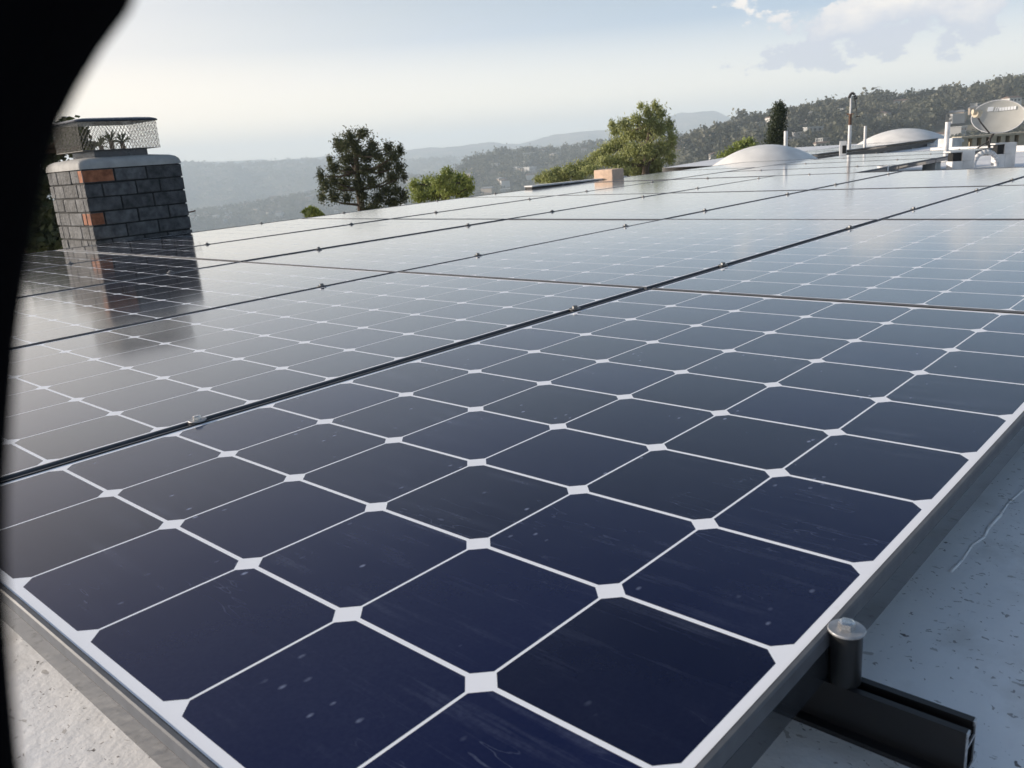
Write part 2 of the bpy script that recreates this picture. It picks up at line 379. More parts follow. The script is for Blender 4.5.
def terrain_h(X, Y):
    X = np.asarray(X, float); Y = np.asarray(Y, float)
    dx = X - CAM[0]; dy = Y - CAM[1]; r = np.hypot(dx, dy); th = np.arctan2(dx, dy)
    rel = (th - az_of(512) + np.pi) % (2 * np.pi) - np.pi + az_of(512)
    H = [np.interp(rel, R[1], R[2]) for R in RIDGES]
    D = [R[0] for R in RIDGES]
    base1 = np.minimum(H[0] - 50, -55)
    ks = [(0, np.full_like(r, -6.0)), (25, np.full_like(r, -6.5)), (90, np.full_like(r, -26.0)), (260, np.minimum(H[0] - 45, -45)),
          (D[0], H[0]), (950, np.minimum(H[0] - 50, H[1] - 55)), (D[1], H[1]), (1600, np.minimum(H[1] - 40, H[2] - 20)), (D[2], H[2]),
          (2600, np.minimum(H[2] - 60, H[3] - 150)), (D[3], H[3]), (4500, np.minimum(H[3] - 90, H[4] - 110)), (D[4], H[4]), (6000, H[4] - 90), (12500, H[4] - 400)]
    z = np.zeros_like(r)
    for (r0, h0), (r1, h1) in zip(ks[:-1], ks[1:]):
        m = (r >= r0) & (r < r1); t = np.clip((r - r0) / (r1 - r0), 0, 1)
        up = h1 > h0
        t2 = t * t * (3 - 2 * t)
        z = np.where(m, h0 * (1 - t2) + h1 * t2, z)
    amp = np.clip(r / 640, 0.02, 6)
    nz = hash_noise(X, Y, 90) * 9 + hash_noise(X + 900, Y, 37) * 4 + hash_noise(X, Y + 333, 300) * 12 * np.clip((r - 300) / 3000, 0, 2)
    # keep ridge lines close to where they are seen
    near = np.ones_like(r)
    for d in D: near = np.minimum(near, np.clip(np.abs(r - d) / (0.10 * d), 0.22, 1))
    return z + nz * amp * near
def build_terrain():
    ths = list(np.radians(np.arange(-180, 180, 4.0))) ; c = math.degrees(az_of(512))
    ths = sorted(set([round(math.radians(a), 6) for a in np.arange(-180, 180, 4.0) if not (c - 44 < a < c + 44)] + [round(math.radians(a), 6) for a in np.arange(c - 44, c + 44.01, 0.25)]))
    rs = [3, 12, 25]; r = 25
    while r < 5850: r *= 1.035; rs.append(r)
    T, Rr = np.meshgrid(ths, rs)
    X = CAM[0] + Rr * np.sin(T); Y = CAM[1] + Rr * np.cos(T); Z = terrain_h(X, Y)
    nt_, nr = len(ths), len(rs)
    vs = np.stack([X.ravel(), Y.ravel(), Z.ravel()], 1).tolist()
    fs = []
    for i in range(nr - 1):
        for j in range(nt_):
            j2 = (j + 1) % nt_; fs.append((i * nt_ + j, (i + 1) * nt_ + j, (i + 1) * nt_ + j2, i * nt_ + j2))
    vs.append((CAM[0], CAM[1], -6.0)); k = len(vs) - 1
    for j in range(nt_): fs.append((k, j, (j + 1) % nt_))
    me = bpy.data.meshes.new('terrain'); me.from_pydata(vs, [], fs); me.materials.append(M['terrain']); me.update(); me.shade_smooth()
    o = bpy.data.objects.new('terrain', me); col.objects.link(o); tag(o, kind='structure')
build_terrain()

# haze: one closed box of even air
hz = MB(); hz.box((-6300, -6300, -420), (6300, 6300, 175)); hzo = hz.build('haze', bpy.data.materials.new('haze_air')); tag(hzo, kind='stuff')
hm = hzo.data.materials[0]; hm.use_nodes = True; ht = hm.node_tree; ht.nodes.clear()
ho = ht.nodes.new('ShaderNodeOutputMaterial'); hv = ht.nodes.new('ShaderNodeVolumePrincipled')
hv.inputs['Color'].default_value = (0.78, 0.90, 1.0, 1); hv.inputs['Density'].default_value = 0.00033; hv.inputs['Anisotropy'].default_value = 0.0
ht.links.new(hv.outputs[0], ho.inputs['Volume'])

# ------------------------------------------------------------------ house and roof
RZ = -0.10                              # near roof level; it falls gently away towards the far end
def roof_z(a): return RZ - 0.10 * min(1, max(0, (a - 5.5) / 5.0))
house = empty('house', (0, 0, -6)); tag(house, 'flat roofed house whose white coated roof carries the solar panels', 'house')
rf = MB(); wl = MB()
def slab(b0, b1, ys):
    for ya, yb in zip(ys[:-1], ys[1:]):
        za, zb = roof_z(ya) + 6, roof_z(yb) + 6
        rf.add([(b0, ya, za), (b1, ya, za), (b1, yb, zb), (b0, yb, zb)], [(0, 1, 2, 3)])
        rf.add([(b0, ya, za - .3), (b1, ya, za - .3), (b1, yb, zb - .3), (b0, yb, zb - .3), (b0, ya, za), (b1, ya, za), (b1, yb, zb), (b0, yb, zb)], [(1, 2, 6, 5), (3, 0, 4, 7), (0, 3, 2, 1)])
    za, zb = roof_z(ys[0]) + 6, roof_z(ys[-1]) + 6
    rf.add([(b0, ys[0], za - .3), (b1, ys[0], za - .3), (b1, ys[0], za), (b0, ys[0], za)], [(0, 1, 2, 3)])
    rf.add([(b0, ys[-1], zb - .3), (b1, ys[-1], zb - .3), (b1, ys[-1], zb), (b0, ys[-1], zb)], [(3, 2, 1, 0)])
    wl.box((b0 + .3, ys[0] + .3, -0.6), (b1 - .3, ys[-1] - .3, 5.45))
slab(-5.0, 7.0, [-4, 0, 5.5, 8, 10.5, 14.2]); # rear wing: its right side runs back at a slant
tb = math.tan(az_of(957, 145)); zr_ = roof_z(20) + 6
w4 = [(-8.0, 14.2), (float(CAM[0] + (14.2 - CAM[1]) * tb), 14.2), (float(CAM[0] + (24.5 - CAM[1]) * tb), 24.5), (-10.5, 24.5)]
rf.add([(x, y, zr_ - .3) for x, y in w4] + [(x, y, zr_) for x, y in w4], [(4, 5, 6, 7), (0, 3, 2, 1), (1, 2, 6, 5), (2, 3, 7, 6), (3, 0, 4, 7)])
wl.add([(x * .97 - .2, y * .985 + .25, -.6) for x, y in w4] + [(x * .97 - .2, y * .985 + .25, 5.45) for x, y in w4], [(4, 5, 6, 7), (0, 3, 2, 1), (0, 1, 5, 4), (1, 2, 6, 5), (2, 3, 7, 6), (3, 0, 4, 7)])
rf.build('roof', M['roof'], house); wl.build('wall', M['cream'], house)

# ------------------------------------------------------------------ solar panels
PW, PL = 0.9805, 1.6184; PB, PA = 0.9961, 1.6305
PIT = 0.159; MBm = (PW - 6 * PIT) / 2; MAm = (PL - 10 * PIT) / 2
def make_panel(cellm):
    root = empty('solar_panel')
    f = MB(); lip = 0.0045; h = 0.041
    prof = [(0.0006, -h), (0.0006, -0.0145), (0.0016, -0.0138), (0.0, -0.0128), (0, -0.0012), (0.0012, 0.0005), (lip, 0.0005), (lip, -0.0009), (lip + 0.0016, -0.0009), (0.03, -h)]   # inset, z
    last = len(prof) - 2
    for k in range(len(prof) - 1):
        (i0, z0), (i1, z1) = prof[k], prof[k + 1]; f.cur = 1 if k in (3, 4, 5) else 2 if k in (6, 7) else 0
        if k == last: i0, z0, i1, z1 = 0.0006, -h, 0.028, -h
        r0 = [(i0, i0, z0), (PW - i0, i0, z0), (PW - i0, PL - i0, z0), (i0, PL - i0, z0)]
        r1 = [(i1, i1, z1), (PW - i1, i1, z1), (PW - i1, PL - i1, z1), (i1, PL - i1, z1)]
        f.add(r0 + r1, [(j, (j + 1) % 4, 4 + (j + 1) % 4, 4 + j) if k != last else (j, 4 + j, 4 + (j + 1) % 4, (j + 1) % 4) for j in range(4)])
    fr = f.build('frame', [M['frame'], M['frame_lip'], M['rail']], root)
    g = MB(); g.box((lip - .0003, lip - .0003, -0.0065), (PW - lip + .0003, PL - lip + .0003, -0.0013)); g.build('backsheet', M['backsheet' if cellm == 'cell' else 'backsheet_dusty'], root)
    c = MB(); ga, gb = 0.0024, 0.0014; ch = 0.0127
    for i in range(6):
        for j in range(10):
            x0 = MBm + i * PIT + gb; x1 = MBm + (i + 1) * PIT - gb; y0 = MAm + j * PIT + ga; y1 = MAm + (j + 1) * PIT - ga; z = -0.00126
            c.add([(x0 + ch, y0, z), (x1 - ch, y0, z), (x1, y0 + ch, z), (x1, y1 - ch, z), (x1 - ch, y1, z), (x0 + ch, y1, z), (x0, y1 - ch, z), (x0, y0 + ch, z)], [tuple(range(8))])
    c.build('cell_grid', M[cellm], root)
    return root
ordn = ['first', 'second', 'third', 'fourth', 'fifth', 'sixth']
near_panel = make_panel('cell'); proto = make_panel('cell_dusty'); first = True
def place(x, y, z, rz, label, group, tilt=(0, 0)):
    global first
    if group.startswith('solar panels of the main') and 'foreground' in label: o = near_panel
    else:
        o = proto if first else copy_tree(proto); first = False
    o.location = (x, y, z); o.rotation_euler = (tilt[0], tilt[1], rz); tag(o, label, 'solar panel', group)
    return o
colname = {0: 'nearest column on the right', -1: 'second column from the right', -2: 'middle column of five', -3: 'fourth column from the right', -4: 'far left column by the chimney'}
rng = random.Random(3)
for c in range(0, -5, -1):
    for r in range(0, 6 if c == -4 else 4):
        if c == 0 and r == 0: lab = 'dark blue solar panel filling the foreground, nearest the camera'
        else: lab = 'dark solar panel, %s one from the bottom in the %s' % (ordn[r], colname[c])
        place(c * PB + 0.0, r * PA, rng.uniform(-.0012, .0012) if (c, r) != (0, 0) else 0, 0, lab, 'solar panels of the main roof array', (rng.uniform(-.0012, .0012), rng.uniform(-.0012, .0012)) if (c, r) != (0, 0) else (0, 0))
for r in range(4):
    place(-1.372, 4 * PA + 0.008 + r * 0.995, 0.001, math.pi / 2, 'sideways solar panel behind the main array, %s from the front' % ordn[r], 'sideways solar panels behind the main array')
rp = pz(522, 189, 0.0); a0_ = float(rp[1]); Lc = 1.5
cap = empty('roof_edge_board', (-4.12, a0_, -.007)); cap.rotation_euler = (math.radians(-.7), 0, 0); tag(cap, 'long thin white topped board with a black side along the far left panel edge', 'board')
cb = MB(); cb.box((0, 0, -.10), (.085, Lc, .022)); cb.build('board_side', M['rail'], cap); cb = MB(); cb.box((-.006, -.004, .0225), (.091, Lc + .004, .034)); cb.build('board_top', M['white'], cap)
# back array on racks
e0 = pz(808, 155, -0.06); e1 = pz(945, 138, -0.06)
bx = float(e0[0])
n3 = 4
for r in range(n3):
    place(bx - PW, float(e0[1]) + r * PA, -0.06, 0, 'solar panel of the rear rack above the white roof, %s from the left' % ordn[r], 'rear rack of solar panels', (0, 0.0))

# rails, clamps
def make_rail(x0, x1):
    root = empty('mounting_rail'); zt_, zb_ = -0.0415, -0.080
    y0, y1 = -0.011, 0.011
    b = MB()
    b.box((x0, y0, zb_ + .004), (x1 - .0015, y0 + .0025, zt_ - .004)); b.box((x0, y1 - .0025, zb_ + .004), (x1 - .0015, y1, zt_ - .004))
    b.box((x0, y0 - .009, zb_), (x1 - .0015, y1 + .009, zb_ + .004))
    b.box((x0, y0 + .0, zt_ - .004), (x1 - .0015, y0 + .006, zt_)); b.box((x0, y1 - .006, zt_ - .004), (x1 - .0015, y1, zt_))
    b.box((x0, y0 + .0025, zt_ - .014), (x1 - .0015, y1 - .0025, zt_ - .0115))
    b.build('rail_profile', M['rail'], root)
    e = MB(); q = x1 - .0015; 
    for (ya, yb, za, zc) in [(y0, y0 + .0025, zb_ + .004, zt_ - .004), (y1 - .0025, y1, zb_ + .004, zt_ - .004), (y0 - .009, y1 + .009, zb_, zb_ + .004), (y0, y0 + .006, zt_ - .004, zt_), (y1 - .006, y1, zt_ - .004, zt_), (y0 + .0025, y1 - .0025, zt_ - .014, zt_ - .0115)]:
        e.box((q + .0001, ya + .0002, za + .0002), (q + .0012, yb - .0002, zc - .0002))
    e.build('cut_end', M['cut'], root)
    x = x0 + .3
    while x < x1 - 0.05: fo = MB(); fo.box((x, -.03, RZ + .001), (x + .05, .03, zb_ - .0005)); fo.build('foot', M['rail'], root); x += 1.22
    return root
OFF = [0.383, 1.322]
for r in range(4):
    for k, o_ in enumerate(OFF):
        end = 1.081 if (r, k) == (0, 0) else 1.03
        rl = make_rail(-4.06, end); rl.location = (0, r * PA + o_, 0)
        tag(rl, 'black mounting rail sticking out from under the front panel edge' if (r, k) == (0, 0) else 'black mounting rail running under row %d of the panels, %s one' % (r + 1, 'lower' if k == 0 else 'upper'), 'rail', 'rails under the solar panels')
def make_clamp(end=False, sm='steel_shaded'):
    root = empty('panel_clamp')
    w_ = MB(); w_.lathe((0, 0, 0), [(0.0, .0012), (0.0132, .0012), (0.0138, .0018), (0.0138, .0028), (0.0132, .0034), (0.0, .0036)], 28); w_.build('washer', M['steel_dark' if sm == 'x' else 'washer' if sm == 'steel' else sm], root, smooth=True)
    b = MB(); b.cyl((0, 0, .0034), (0, 0, .0088), .0066, .0063, 6); b.cyl((0, 0, .0088), (0, 0, .0096), .0056, .004, 12); b.build('bolt_head', M[sm], root)
    if end:
        p = MB(); p.cyl((0.0, 0, -.0414), (0.0, 0, .0011), .0118, .0118, 28); p.build('clamp_post', M['post'], root, smooth=True)
    else:
        p = MB(); p.box((-.0045, -.014, -.036), (.0045, .014, .0008)); p.build('clamp_body', M['steel_dark'], root)
    return root
mid = make_clamp(); mid.location = (-PB * 0 - 0.0078, OFF[0], 0); firstc = True
endc = make_clamp(True, 'steel'); nearc = make_clamp(False, 'steel'); firste = True
seamname = {0: 'nearest seam', -1: 'second seam', -2: 'third seam', -3: 'fourth seam', -4: 'far left array edge', 1: 'near right array edge'}
for r in range(4):
    for k, o_ in enumerate(OFF):
        for s in (1, 0, -1, -2, -3, -4):
            y = r * PA + o_
            if s == 1:
                o = endc if firste else copy_tree(endc); firste = False
                o.location = (PW + 0.0105, y, 0)
                lab = 'round steel washer and bolt on a black post at the front panel edge' if (r, k) == (0, 0) else 'washer clamp on the near right array edge, %s holding row %d' % ('lower' if k == 0 else 'upper', r + 1)
            else:
                if (r, k, s) == (0, 0, 0): o = nearc
                else: o = mid if firstc else copy_tree(mid); firstc = False
                o.location = (s * PB - 0.0078 if s > -4 else -3.9845 - .0105, y, 0)
                lab = 'washer clamp on the %s, %s one of row %d' % (seamname[s], 'lower' if k == 0 else 'upper', r + 1)
            o.rotation_euler = (0, 0, rng.uniform(0, 6.28)) if s == 1 else (0, 0, 0)
            tag(o, lab, 'clamp', 'washer clamps holding the panels')
endc.rotation_euler = (0, 0, 0.5)
for r in range(5):                       # clamps of the sideways block sit on its long seams
    for bx_ in (-1.72, -2.63):
        o = copy_tree(mid); o.location = (bx_, 4 * PA + r * 0.995 - .003, 0)
        tag(o, 'washer clamp on the sideways panels, %s side of seam %d' % ('right' if bx_ > -2 else 'left', r + 1), 'clamp', 'washer clamps holding the panels')
bm_ = MB(); bm_.box((0, 0, 0), (.05, n3 * PA, .085)); bo = bm_.build('underside_shade', M['rail']); bo.location = (bx - .06, float(e0[1]), -.192); tag(bo, 'black strip standing in for the shade under the rear panel rack', 'shade strip')  # black strip added to give the dark shade under the rear panels
# rack legs of the rear array
for i in range(5):
    y = float(e0[1]) + 0.3 + i * 1.5
    lg = MB(); z0 = roof_z(y); lg.box((bx - .10, y - .04, z0 + .0005), (bx + .02, y + .08, z0 + .02))
    tag(lg.build('rack_leg', M['concrete']), 'short leg under the rear panel rack, %s from the left' % ordn[i], 'rack leg', 'legs under the rear rack')
for i in range(3):
    y = 7.4 + i * 1.15; z0 = roof_z(y)
    lg = MB(); lg.box((-1.50, y, z0 + .001), (-1.385, y + .16, -.0415)); tag(lg.build('support_block', M['concrete']), 'grey block under the sideways panels edge, %s from the front' % ordn[i], 'block', 'blocks under the sideways panels')

# ------------------------------------------------------------------ chimney
def build_chimney():
    root = empty('chimney', (-4.39, 2.2, RZ)); tag(root, 'brick chimney in dark grey paint with a mesh spark cap at the left', 'chimney')
    X0, X1, Y0, Y1 = -4.66, -4.12, 1.895, 2.515; zb, zt_ = RZ - .05, 0.43
    def loc(b): b.v = [(x + 4.39, y - 2.2, z - RZ) for x, y, z in b.v]; return b
    core = MB(); core.box((X0 + .008, Y0 + .008, zb), (X1 - .008, Y1 - .008, zt_)); loc(core).build('mortar_core', M['mortar'], root)
    bk = MB(); rg = random.Random(11); n = 7; hh = (zt_ - zb) / n
    def brick(x0, x1, y0, y1, z0, z1, m):
        bk.cur = m; j = lambda: rg.uniform(-.0015, .0015)
        bk.box((x0 + j(), y0 + j(), z0 + j()), (x1 + j(), y1 + j(), z1 + j()))
    for k in range(n):
        z0 = zb + k * hh + .004; z1 = z0 + hh - .009; top = n - 1 - k
        # front face (+X) courses along Y, and back
        for (xa, xb, side) in ((X1 - .06, X1, 1), (X0, X0 + .06, 0)):
            y = Y0; L_ = 0.105 if k % 2 else 0.205; first_ = True
            if top == 0: L_ = .19
            while y < Y1 - .02:
                ye = min(y + L_, Y1)
                if Y1 - ye < .05: ye = Y1
                m = 0
                if side and top == 0 and first_: m = 1
                if side and top == 3 and first_: m = 1; ye = y + .085
                if side and rg.random() < .15: m = 2 if m == 0 else m
                brick(xa, xb, y + (.0 if first_ else .0045), ye - (.0045 if ye < Y1 else 0), z0, z1, m)
                y = ye; L_ = rg.choice((.2, .2, .205, .15)); first_ = False
        for (ya, yb, side) in ((Y0, Y0 + .06, 1), (Y1 - .06, Y1, 0)):
            x = X1 - .0605; first_ = True
            while x > X0 + .062:
                L_ = rg.choice((.1, .2, .19, .21)) if not first_ else (.06 if k % 2 else .12)
                xe = max(x - L_, X0 + .0605)
                if xe - X0 - .0605 < .04: xe = X0 + .0605
                m = 3
                if side and (top == 3) and first_: m = 1
                brick(xe + .0045, x - .0045, ya, yb, z0, z1, m); x = xe; first_ = False
    o = loc(bk).build('brickwork', [M['brick_grey'], M['brick_bare'], M['brick_grey'], M['brick_grey']], root, bevel=.0035)
    # rounded cement crown
    cr = MB(); rings = []
    def ring(ins, z, rad, nn=6):
        pts = []; x0, x1, y0, y1 = X0 - .008 + ins, X1 + .008 - ins, Y0 - .008 + ins, Y1 + .008 - ins
        for cx_, cy_, a0 in ((x1 - rad, y1 - rad, 0), (x0 + rad, y1 - rad, 90), (x0 + rad, y0 + rad, 180), (x1 - rad, y0 + rad, 270)):
            for q in range(nn + 1):
                t = math.radians(a0 + 90 * q / nn); pts.append((cx_ + rad * math.cos(t), cy_ + rad * math.sin(t), z))
        return pts
    for ins, z, rad in ((0, .43, .02), (0, .445, .025), (.004, .462, .03), (.016, .478, .04), (.04, .488, .05), (.12, .498, .06)): rings.append(ring(ins, z, rad))
    m_ = len(rings[0]); vs = [p for r_ in rings for p in r_]
    fs = [(i * m_ + j, i * m_ + (j + 1) % m_, (i + 1) * m_ + (j + 1) % m_, (i + 1) * m_ + j) for i in range(len(rings) - 1) for j in range(m_)]
    fs += [tuple(range(m_))[::-1], tuple(range((len(rings) - 1) * m_, len(rings) * m_))]
    cr.add(vs, fs); loc(cr).build('crown', M['crown'], root, smooth=True)
    # flue, screen, lid
    fl = MB(); fx0, fx1, fy0, fy1 = -4.55, -4.22, 2.03, 2.36
    fl.box((fx0, fy0, .49), (fx1, fy1, .54)); fl_o = loc(fl).build('flue_collar', M['lid'], root)
    sx0, sx1, sy0, sy1 = -4.60, -4.19, 1.955, 2.435; sz0, sz1 = .54, .705
    wr = MB()
    def mesh_wall(p, u, width):
        stp = .0215; hgt = sz1 - sz0; s_ = .62
        k = -int(hgt / s_ / stp) - 1
        while k * stp < width:
            for sg in (1, -1):
                # line from bottom t0 to top t0+hgt*s
                t0 = k * stp; t1 = t0 + hgt / 1.0 * s_
                a, b_ = t0, t1; za, zb_ = sz0, sz1
                if a < 0: za = sz0 + (0 - a) / (b_ - a) * hgt; a = 0
                if b_ > width: zb_ = sz0 + (width - t0) / (t1 - t0) * hgt; b_ = width
                if b_ > a and zb_ > za:
                    A = (a, za); B = (b_, zb_)
                    if sg < 0: A = (width - a, za); B = (width - b_, zb_)
                    pa_ = Vector(p) + Vector(u) * A[0]; pb_ = Vector(p) + Vector(u) * B[0]
                    wr.cyl((pa_.x, pa_.y, A[1]), (pb_.x, pb_.y, B[1]), .0011, .0011, 4, caps=False)
            k += 1
    mesh_wall((sx1, sy0, 0), (0, 1, 0), sy1 - sy0); mesh_wall((sx0, sy0, 0), (0, 1, 0), sy1 - sy0)
    mesh_wall((sx0, sy0, 0), (1, 0, 0), sx1 - sx0); mesh_wall((sx0, sy1, 0), (1, 0, 0), sx1 - sx0)
    loc(wr).build('mesh_screen', M['wire'], root)
    bs = MB(); bs.box((sx0, sy0, sz0 - .004), (sx1, sy1, sz0 - .001)); loc(bs).build('screen_base', M['wire'], root)
    ld = MB(); prs = []
    for ins, z in ((-.014, .700), (-.016, .706), (-.010, .713), (.012, .721), (.06, .727), (.14, .730)):
        x0, x1, y0, y1 = sx0 + ins, sx1 - ins, sy0 + ins, sy1 - ins; rad = .03
        pts = []
        for cx_, cy_, a0 in ((x1 - rad, y1 - rad, 0), (x0 + rad, y1 - rad, 90), (x0 + rad, y0 + rad, 180), (x1 - rad, y0 + rad, 270)):
            for q in range(4):
                t = math.radians(a0 + 30 * q); pts.append((cx_ + rad * math.cos(t), cy_ + rad * math.sin(t), z))
        prs.append(pts)
    m_ = 16; vs = [p for r_ in prs for p in r_]
    fs = [(i * m_ + j, i * m_ + (j + 1) % m_, (i + 1) * m_ + (j + 1) % m_, (i + 1) * m_ + j) for i in range(len(prs) - 1) for j in range(m_)]
    fs += [tuple(range(m_))[::-1], tuple(range((len(prs) - 1) * m_, len(prs) * m_))]
    ld.add(vs, fs); loc(ld).build('cap_lid', M['lid'], root, smooth=True)
    hk = MB(); q = pb(192, 212, -4.13)
    hk.tube([(-4.14, 2.50, q[2]), (-4.14, 2.555, q[2] + .002), (-4.14, 2.57, q[2] + .006)], .0045, 6); hk.tube([(-4.14, 2.567, q[2]), (-4.14, 2.562, q[2] - .03), (-4.14, 2.55, q[2] - .045)], .0009, 5)
    loc(hk).build('wire_bracket', M['rust'], root)
pts_ = [pz(x, y, RZ) for x, y in ((1050, 470), (1024, 489), (1008, 503), (1000, 515), (988, 528), (984, 537), (972, 545), (962, 560), (950, 572))]
sb = MB(); rs_ = random.Random(4)
for a_, b_ in zip(pts_[:-1], pts_[1:]): sb.cyl((a_[0], a_[1], RZ - .0012), (b_[0], b_[1], RZ - .0012), rs_.uniform(.0019, .0028), rs_.uniform(.0018, .0026), 10)
tag(sb.build('sealant_bead', M['roof'], None, smooth='all'), 'thin wandering bead of sealant on the roof at the right edge', 'sealant')
M['mortar'] = mat('mortar', (0.03, 0.03, 0.03), 0.9, var=0.3, scale=60)
M['brick_grey'] = mat('painted_brick', (0.095, 0.096, 0.098), 0.8, var=0.45, scale=22, bump=0.9, bscale=70, detail=9)
M['brick_bare'] = mat('bare_brick', (0.34, 0.13, 0.065), 0.85, var=0.35, scale=30, bump=0.5, bscale=90)
def per_island(m, lo, hi):
    t = m.node_tree; p = P(m); g = t.nodes.new('ShaderNodeNewGeometry'); src = p.inputs['Base Color'].links[0].from_socket
    f = t.nodes.new('ShaderNodeMapRange'); f.inputs[3].default_value = lo; f.inputs[4].default_value = hi; t.links.new(g.outputs['Random Per Island'], f.inputs[0])
    c = t.nodes.new('ShaderNodeCombineColor')
    for k in range(3): t.links.new(f.outputs[0], c.inputs[k])
    t.links.new(mixc(t, 1.0, src, c.outputs[0], 'MULTIPLY'), p.inputs['Base Color'])
per_island(M['brick_grey'], .75, 1.25); per_island(M['brick_bare'], .7, 1.2)
M['crown'] = mat('cement_crown', (0.40, 0.39, 0.37), 0.8, var=0.18, scale=12, bump=0.3)
build_chimney()

# ------------------------------------------------------------------ things on the far roof
def dome(name, px, pytop, D, rad, label):
    q = at(px, pytop, D); zr = roof_z(q[1]); h = q[2] - zr - .06
    root = empty(name, (q[0], q[1], zr)); tag(root, label, 'skylight')
    c = MB(); c.box((-rad * .98, -rad * .98, 0), (rad * .98, rad * .98, .055)); c.build('curb', M['white'], root, bevel=.01)
    d = MB(); n = 14
    # square-plan acrylic bubble softened to a dome
    prof = [(rad * math.cos(t), .06 + h * math.sin(t) ** 1.0) for t in [math.pi / 2 * k / n for k in range(n + 1)]]
    prof = [(rad * 1.03, .045), (rad * 1.03, .06)] + prof[:-1] + [(0.001, .06 + h)]
    # flatter shape
    prof = [(r, z if i < 2 else .06 + h * (1 - (r / rad) ** 2.0)) for i, (r, z) in enumerate(prof)]
    d.lathe((0, 0, 0), prof, 48); d.build('dome', M['dome'], root, smooth=True)
dome('skylight_dome', 765, 144.5, 12.0, 0.80, 'white domed skylight rising behind the far end of the panels')
dome('skylight_dome', 903, 128.5, 21.0, 1.0, 'white domed skylight farther back behind the rear panel rack')

def pipe(px, ytop, D, r, label, cone=False):
    q = at(px, ytop, D); zr = roof_z(q[1])
    root = empty('vent_pipe', (q[0], q[1], zr)); tag(root, label, 'vent pipe', 'white pipes standing on the roof')
    p = MB(); p.cyl((0, 0, 0), (0, 0, q[2] - zr), r, r, 20, caps=False); p.lathe((0, 0, q[2] - zr), [(r, 0), (r * .82, 0), (r * .82, -.1)], 20); p.build('pipe', M['whitepipe'], root, smooth=True)
    b = MB(); k = 2.6 if cone else 1.7
    b.lathe((0, 0, 0), [(r * k * 1.5, .003), (r * k, .01), (r * 1.05, .13 if cone else .06), (r * 1.02, .135 if cone else .065)], 20); b.build('flashing', M['white'], root, smooth=True)
pipe(786, 131, 12.9, .027, 'plain white vent pipe right beside the first dome')
pipe(865.5, 126, 17.0, .024, 'thin white vent pipe at the left rim of the farther dome')
pipe(948, 122, 12.6, .030, 'white vent pipe with a cone base left of the arcade wall', True)
pipe(883, 166, 7.9, .045, 'short stubby white vent cap at the corner of the panels')

# mast with rusty sleeve and hanging chain
D = 16.5; q0 = at(850, 125, D); zr = roof_z(q0[1]); X, Y = float(q0[0]), float(q0[1])
z1 = float(q0[2]); z2 = float(at(850, 114, D)[2]); z3 = float(at(851, 96, D)[2])
mast = empty('antenna_mast', (X, Y, zr)); tag(mast, 'old antenna mast with rusty sleeve and chain dangling from its top', 'mast')
lo_ = MB(); lo_.cyl((0, 0, 0), (0, 0, z1 - zr), .030, .029, 18); lo_.lathe((0, 0, 0), [(.1, .003), (.05, .05), (.037, .06)], 18); lo_.build('base_pipe', M['whitepipe'], mast, smooth=True)
sl = MB(); sl.cyl((0, 0, z1 - zr), (0, 0, z2 - zr), .027, .024, 14); sl.box((-.06, -.012, z2 - zr - .010), (.06, .012, z2 - zr + .010)); sl.build('rusty_sleeve', M['rust'], mast)
up = MB(); up.cyl((0, 0, z2 - zr), (0, 0, z3 - zr), .014, .014, 12); up.build('upper_pole', M['whitepipe'], mast, smooth=True)
rv = Vector((RIGHT[0], RIGHT[1], 0)).normalized()
hd = MB(); hz_ = z3 - zr
for k in range(7): hd.cyl(rv * (-.035 + .02 * k) + Vector((0, 0, hz_ - .03 + .075 * math.sin(k / 6 * math.pi))), rv * (-.02 + .02 * k) + Vector((0, 0, hz_ - .025 + .075 * math.sin((k + .8) / 6 * math.pi))), .026 - .001 * k, .022, 8)
hd.build('pole_head', M['dirty_metal'], mast)
chn = MB(); zq = float(at(857, 117, D)[2]) - zr
for k in range(12):
    t0, t1 = k / 12, (k + .85) / 12
    f_ = lambda t: rv * (.045 + .075 * t ** .7) + Vector((0, 0, hz_ * (1 - t) + zq * t))
    chn.cyl(f_(t0), f_(t1), .010, .007, 6)
chn.build('hanging_chain', M['dirty_metal'], mast)
arm = MB(); arm.cyl(rv * .09 + Vector((0, 0, zq + .0)), rv * .17 + Vector((0, 0, zq + .015)), .008, .008, 6); arm.build('crossbar', M['dirty_metal'], mast)

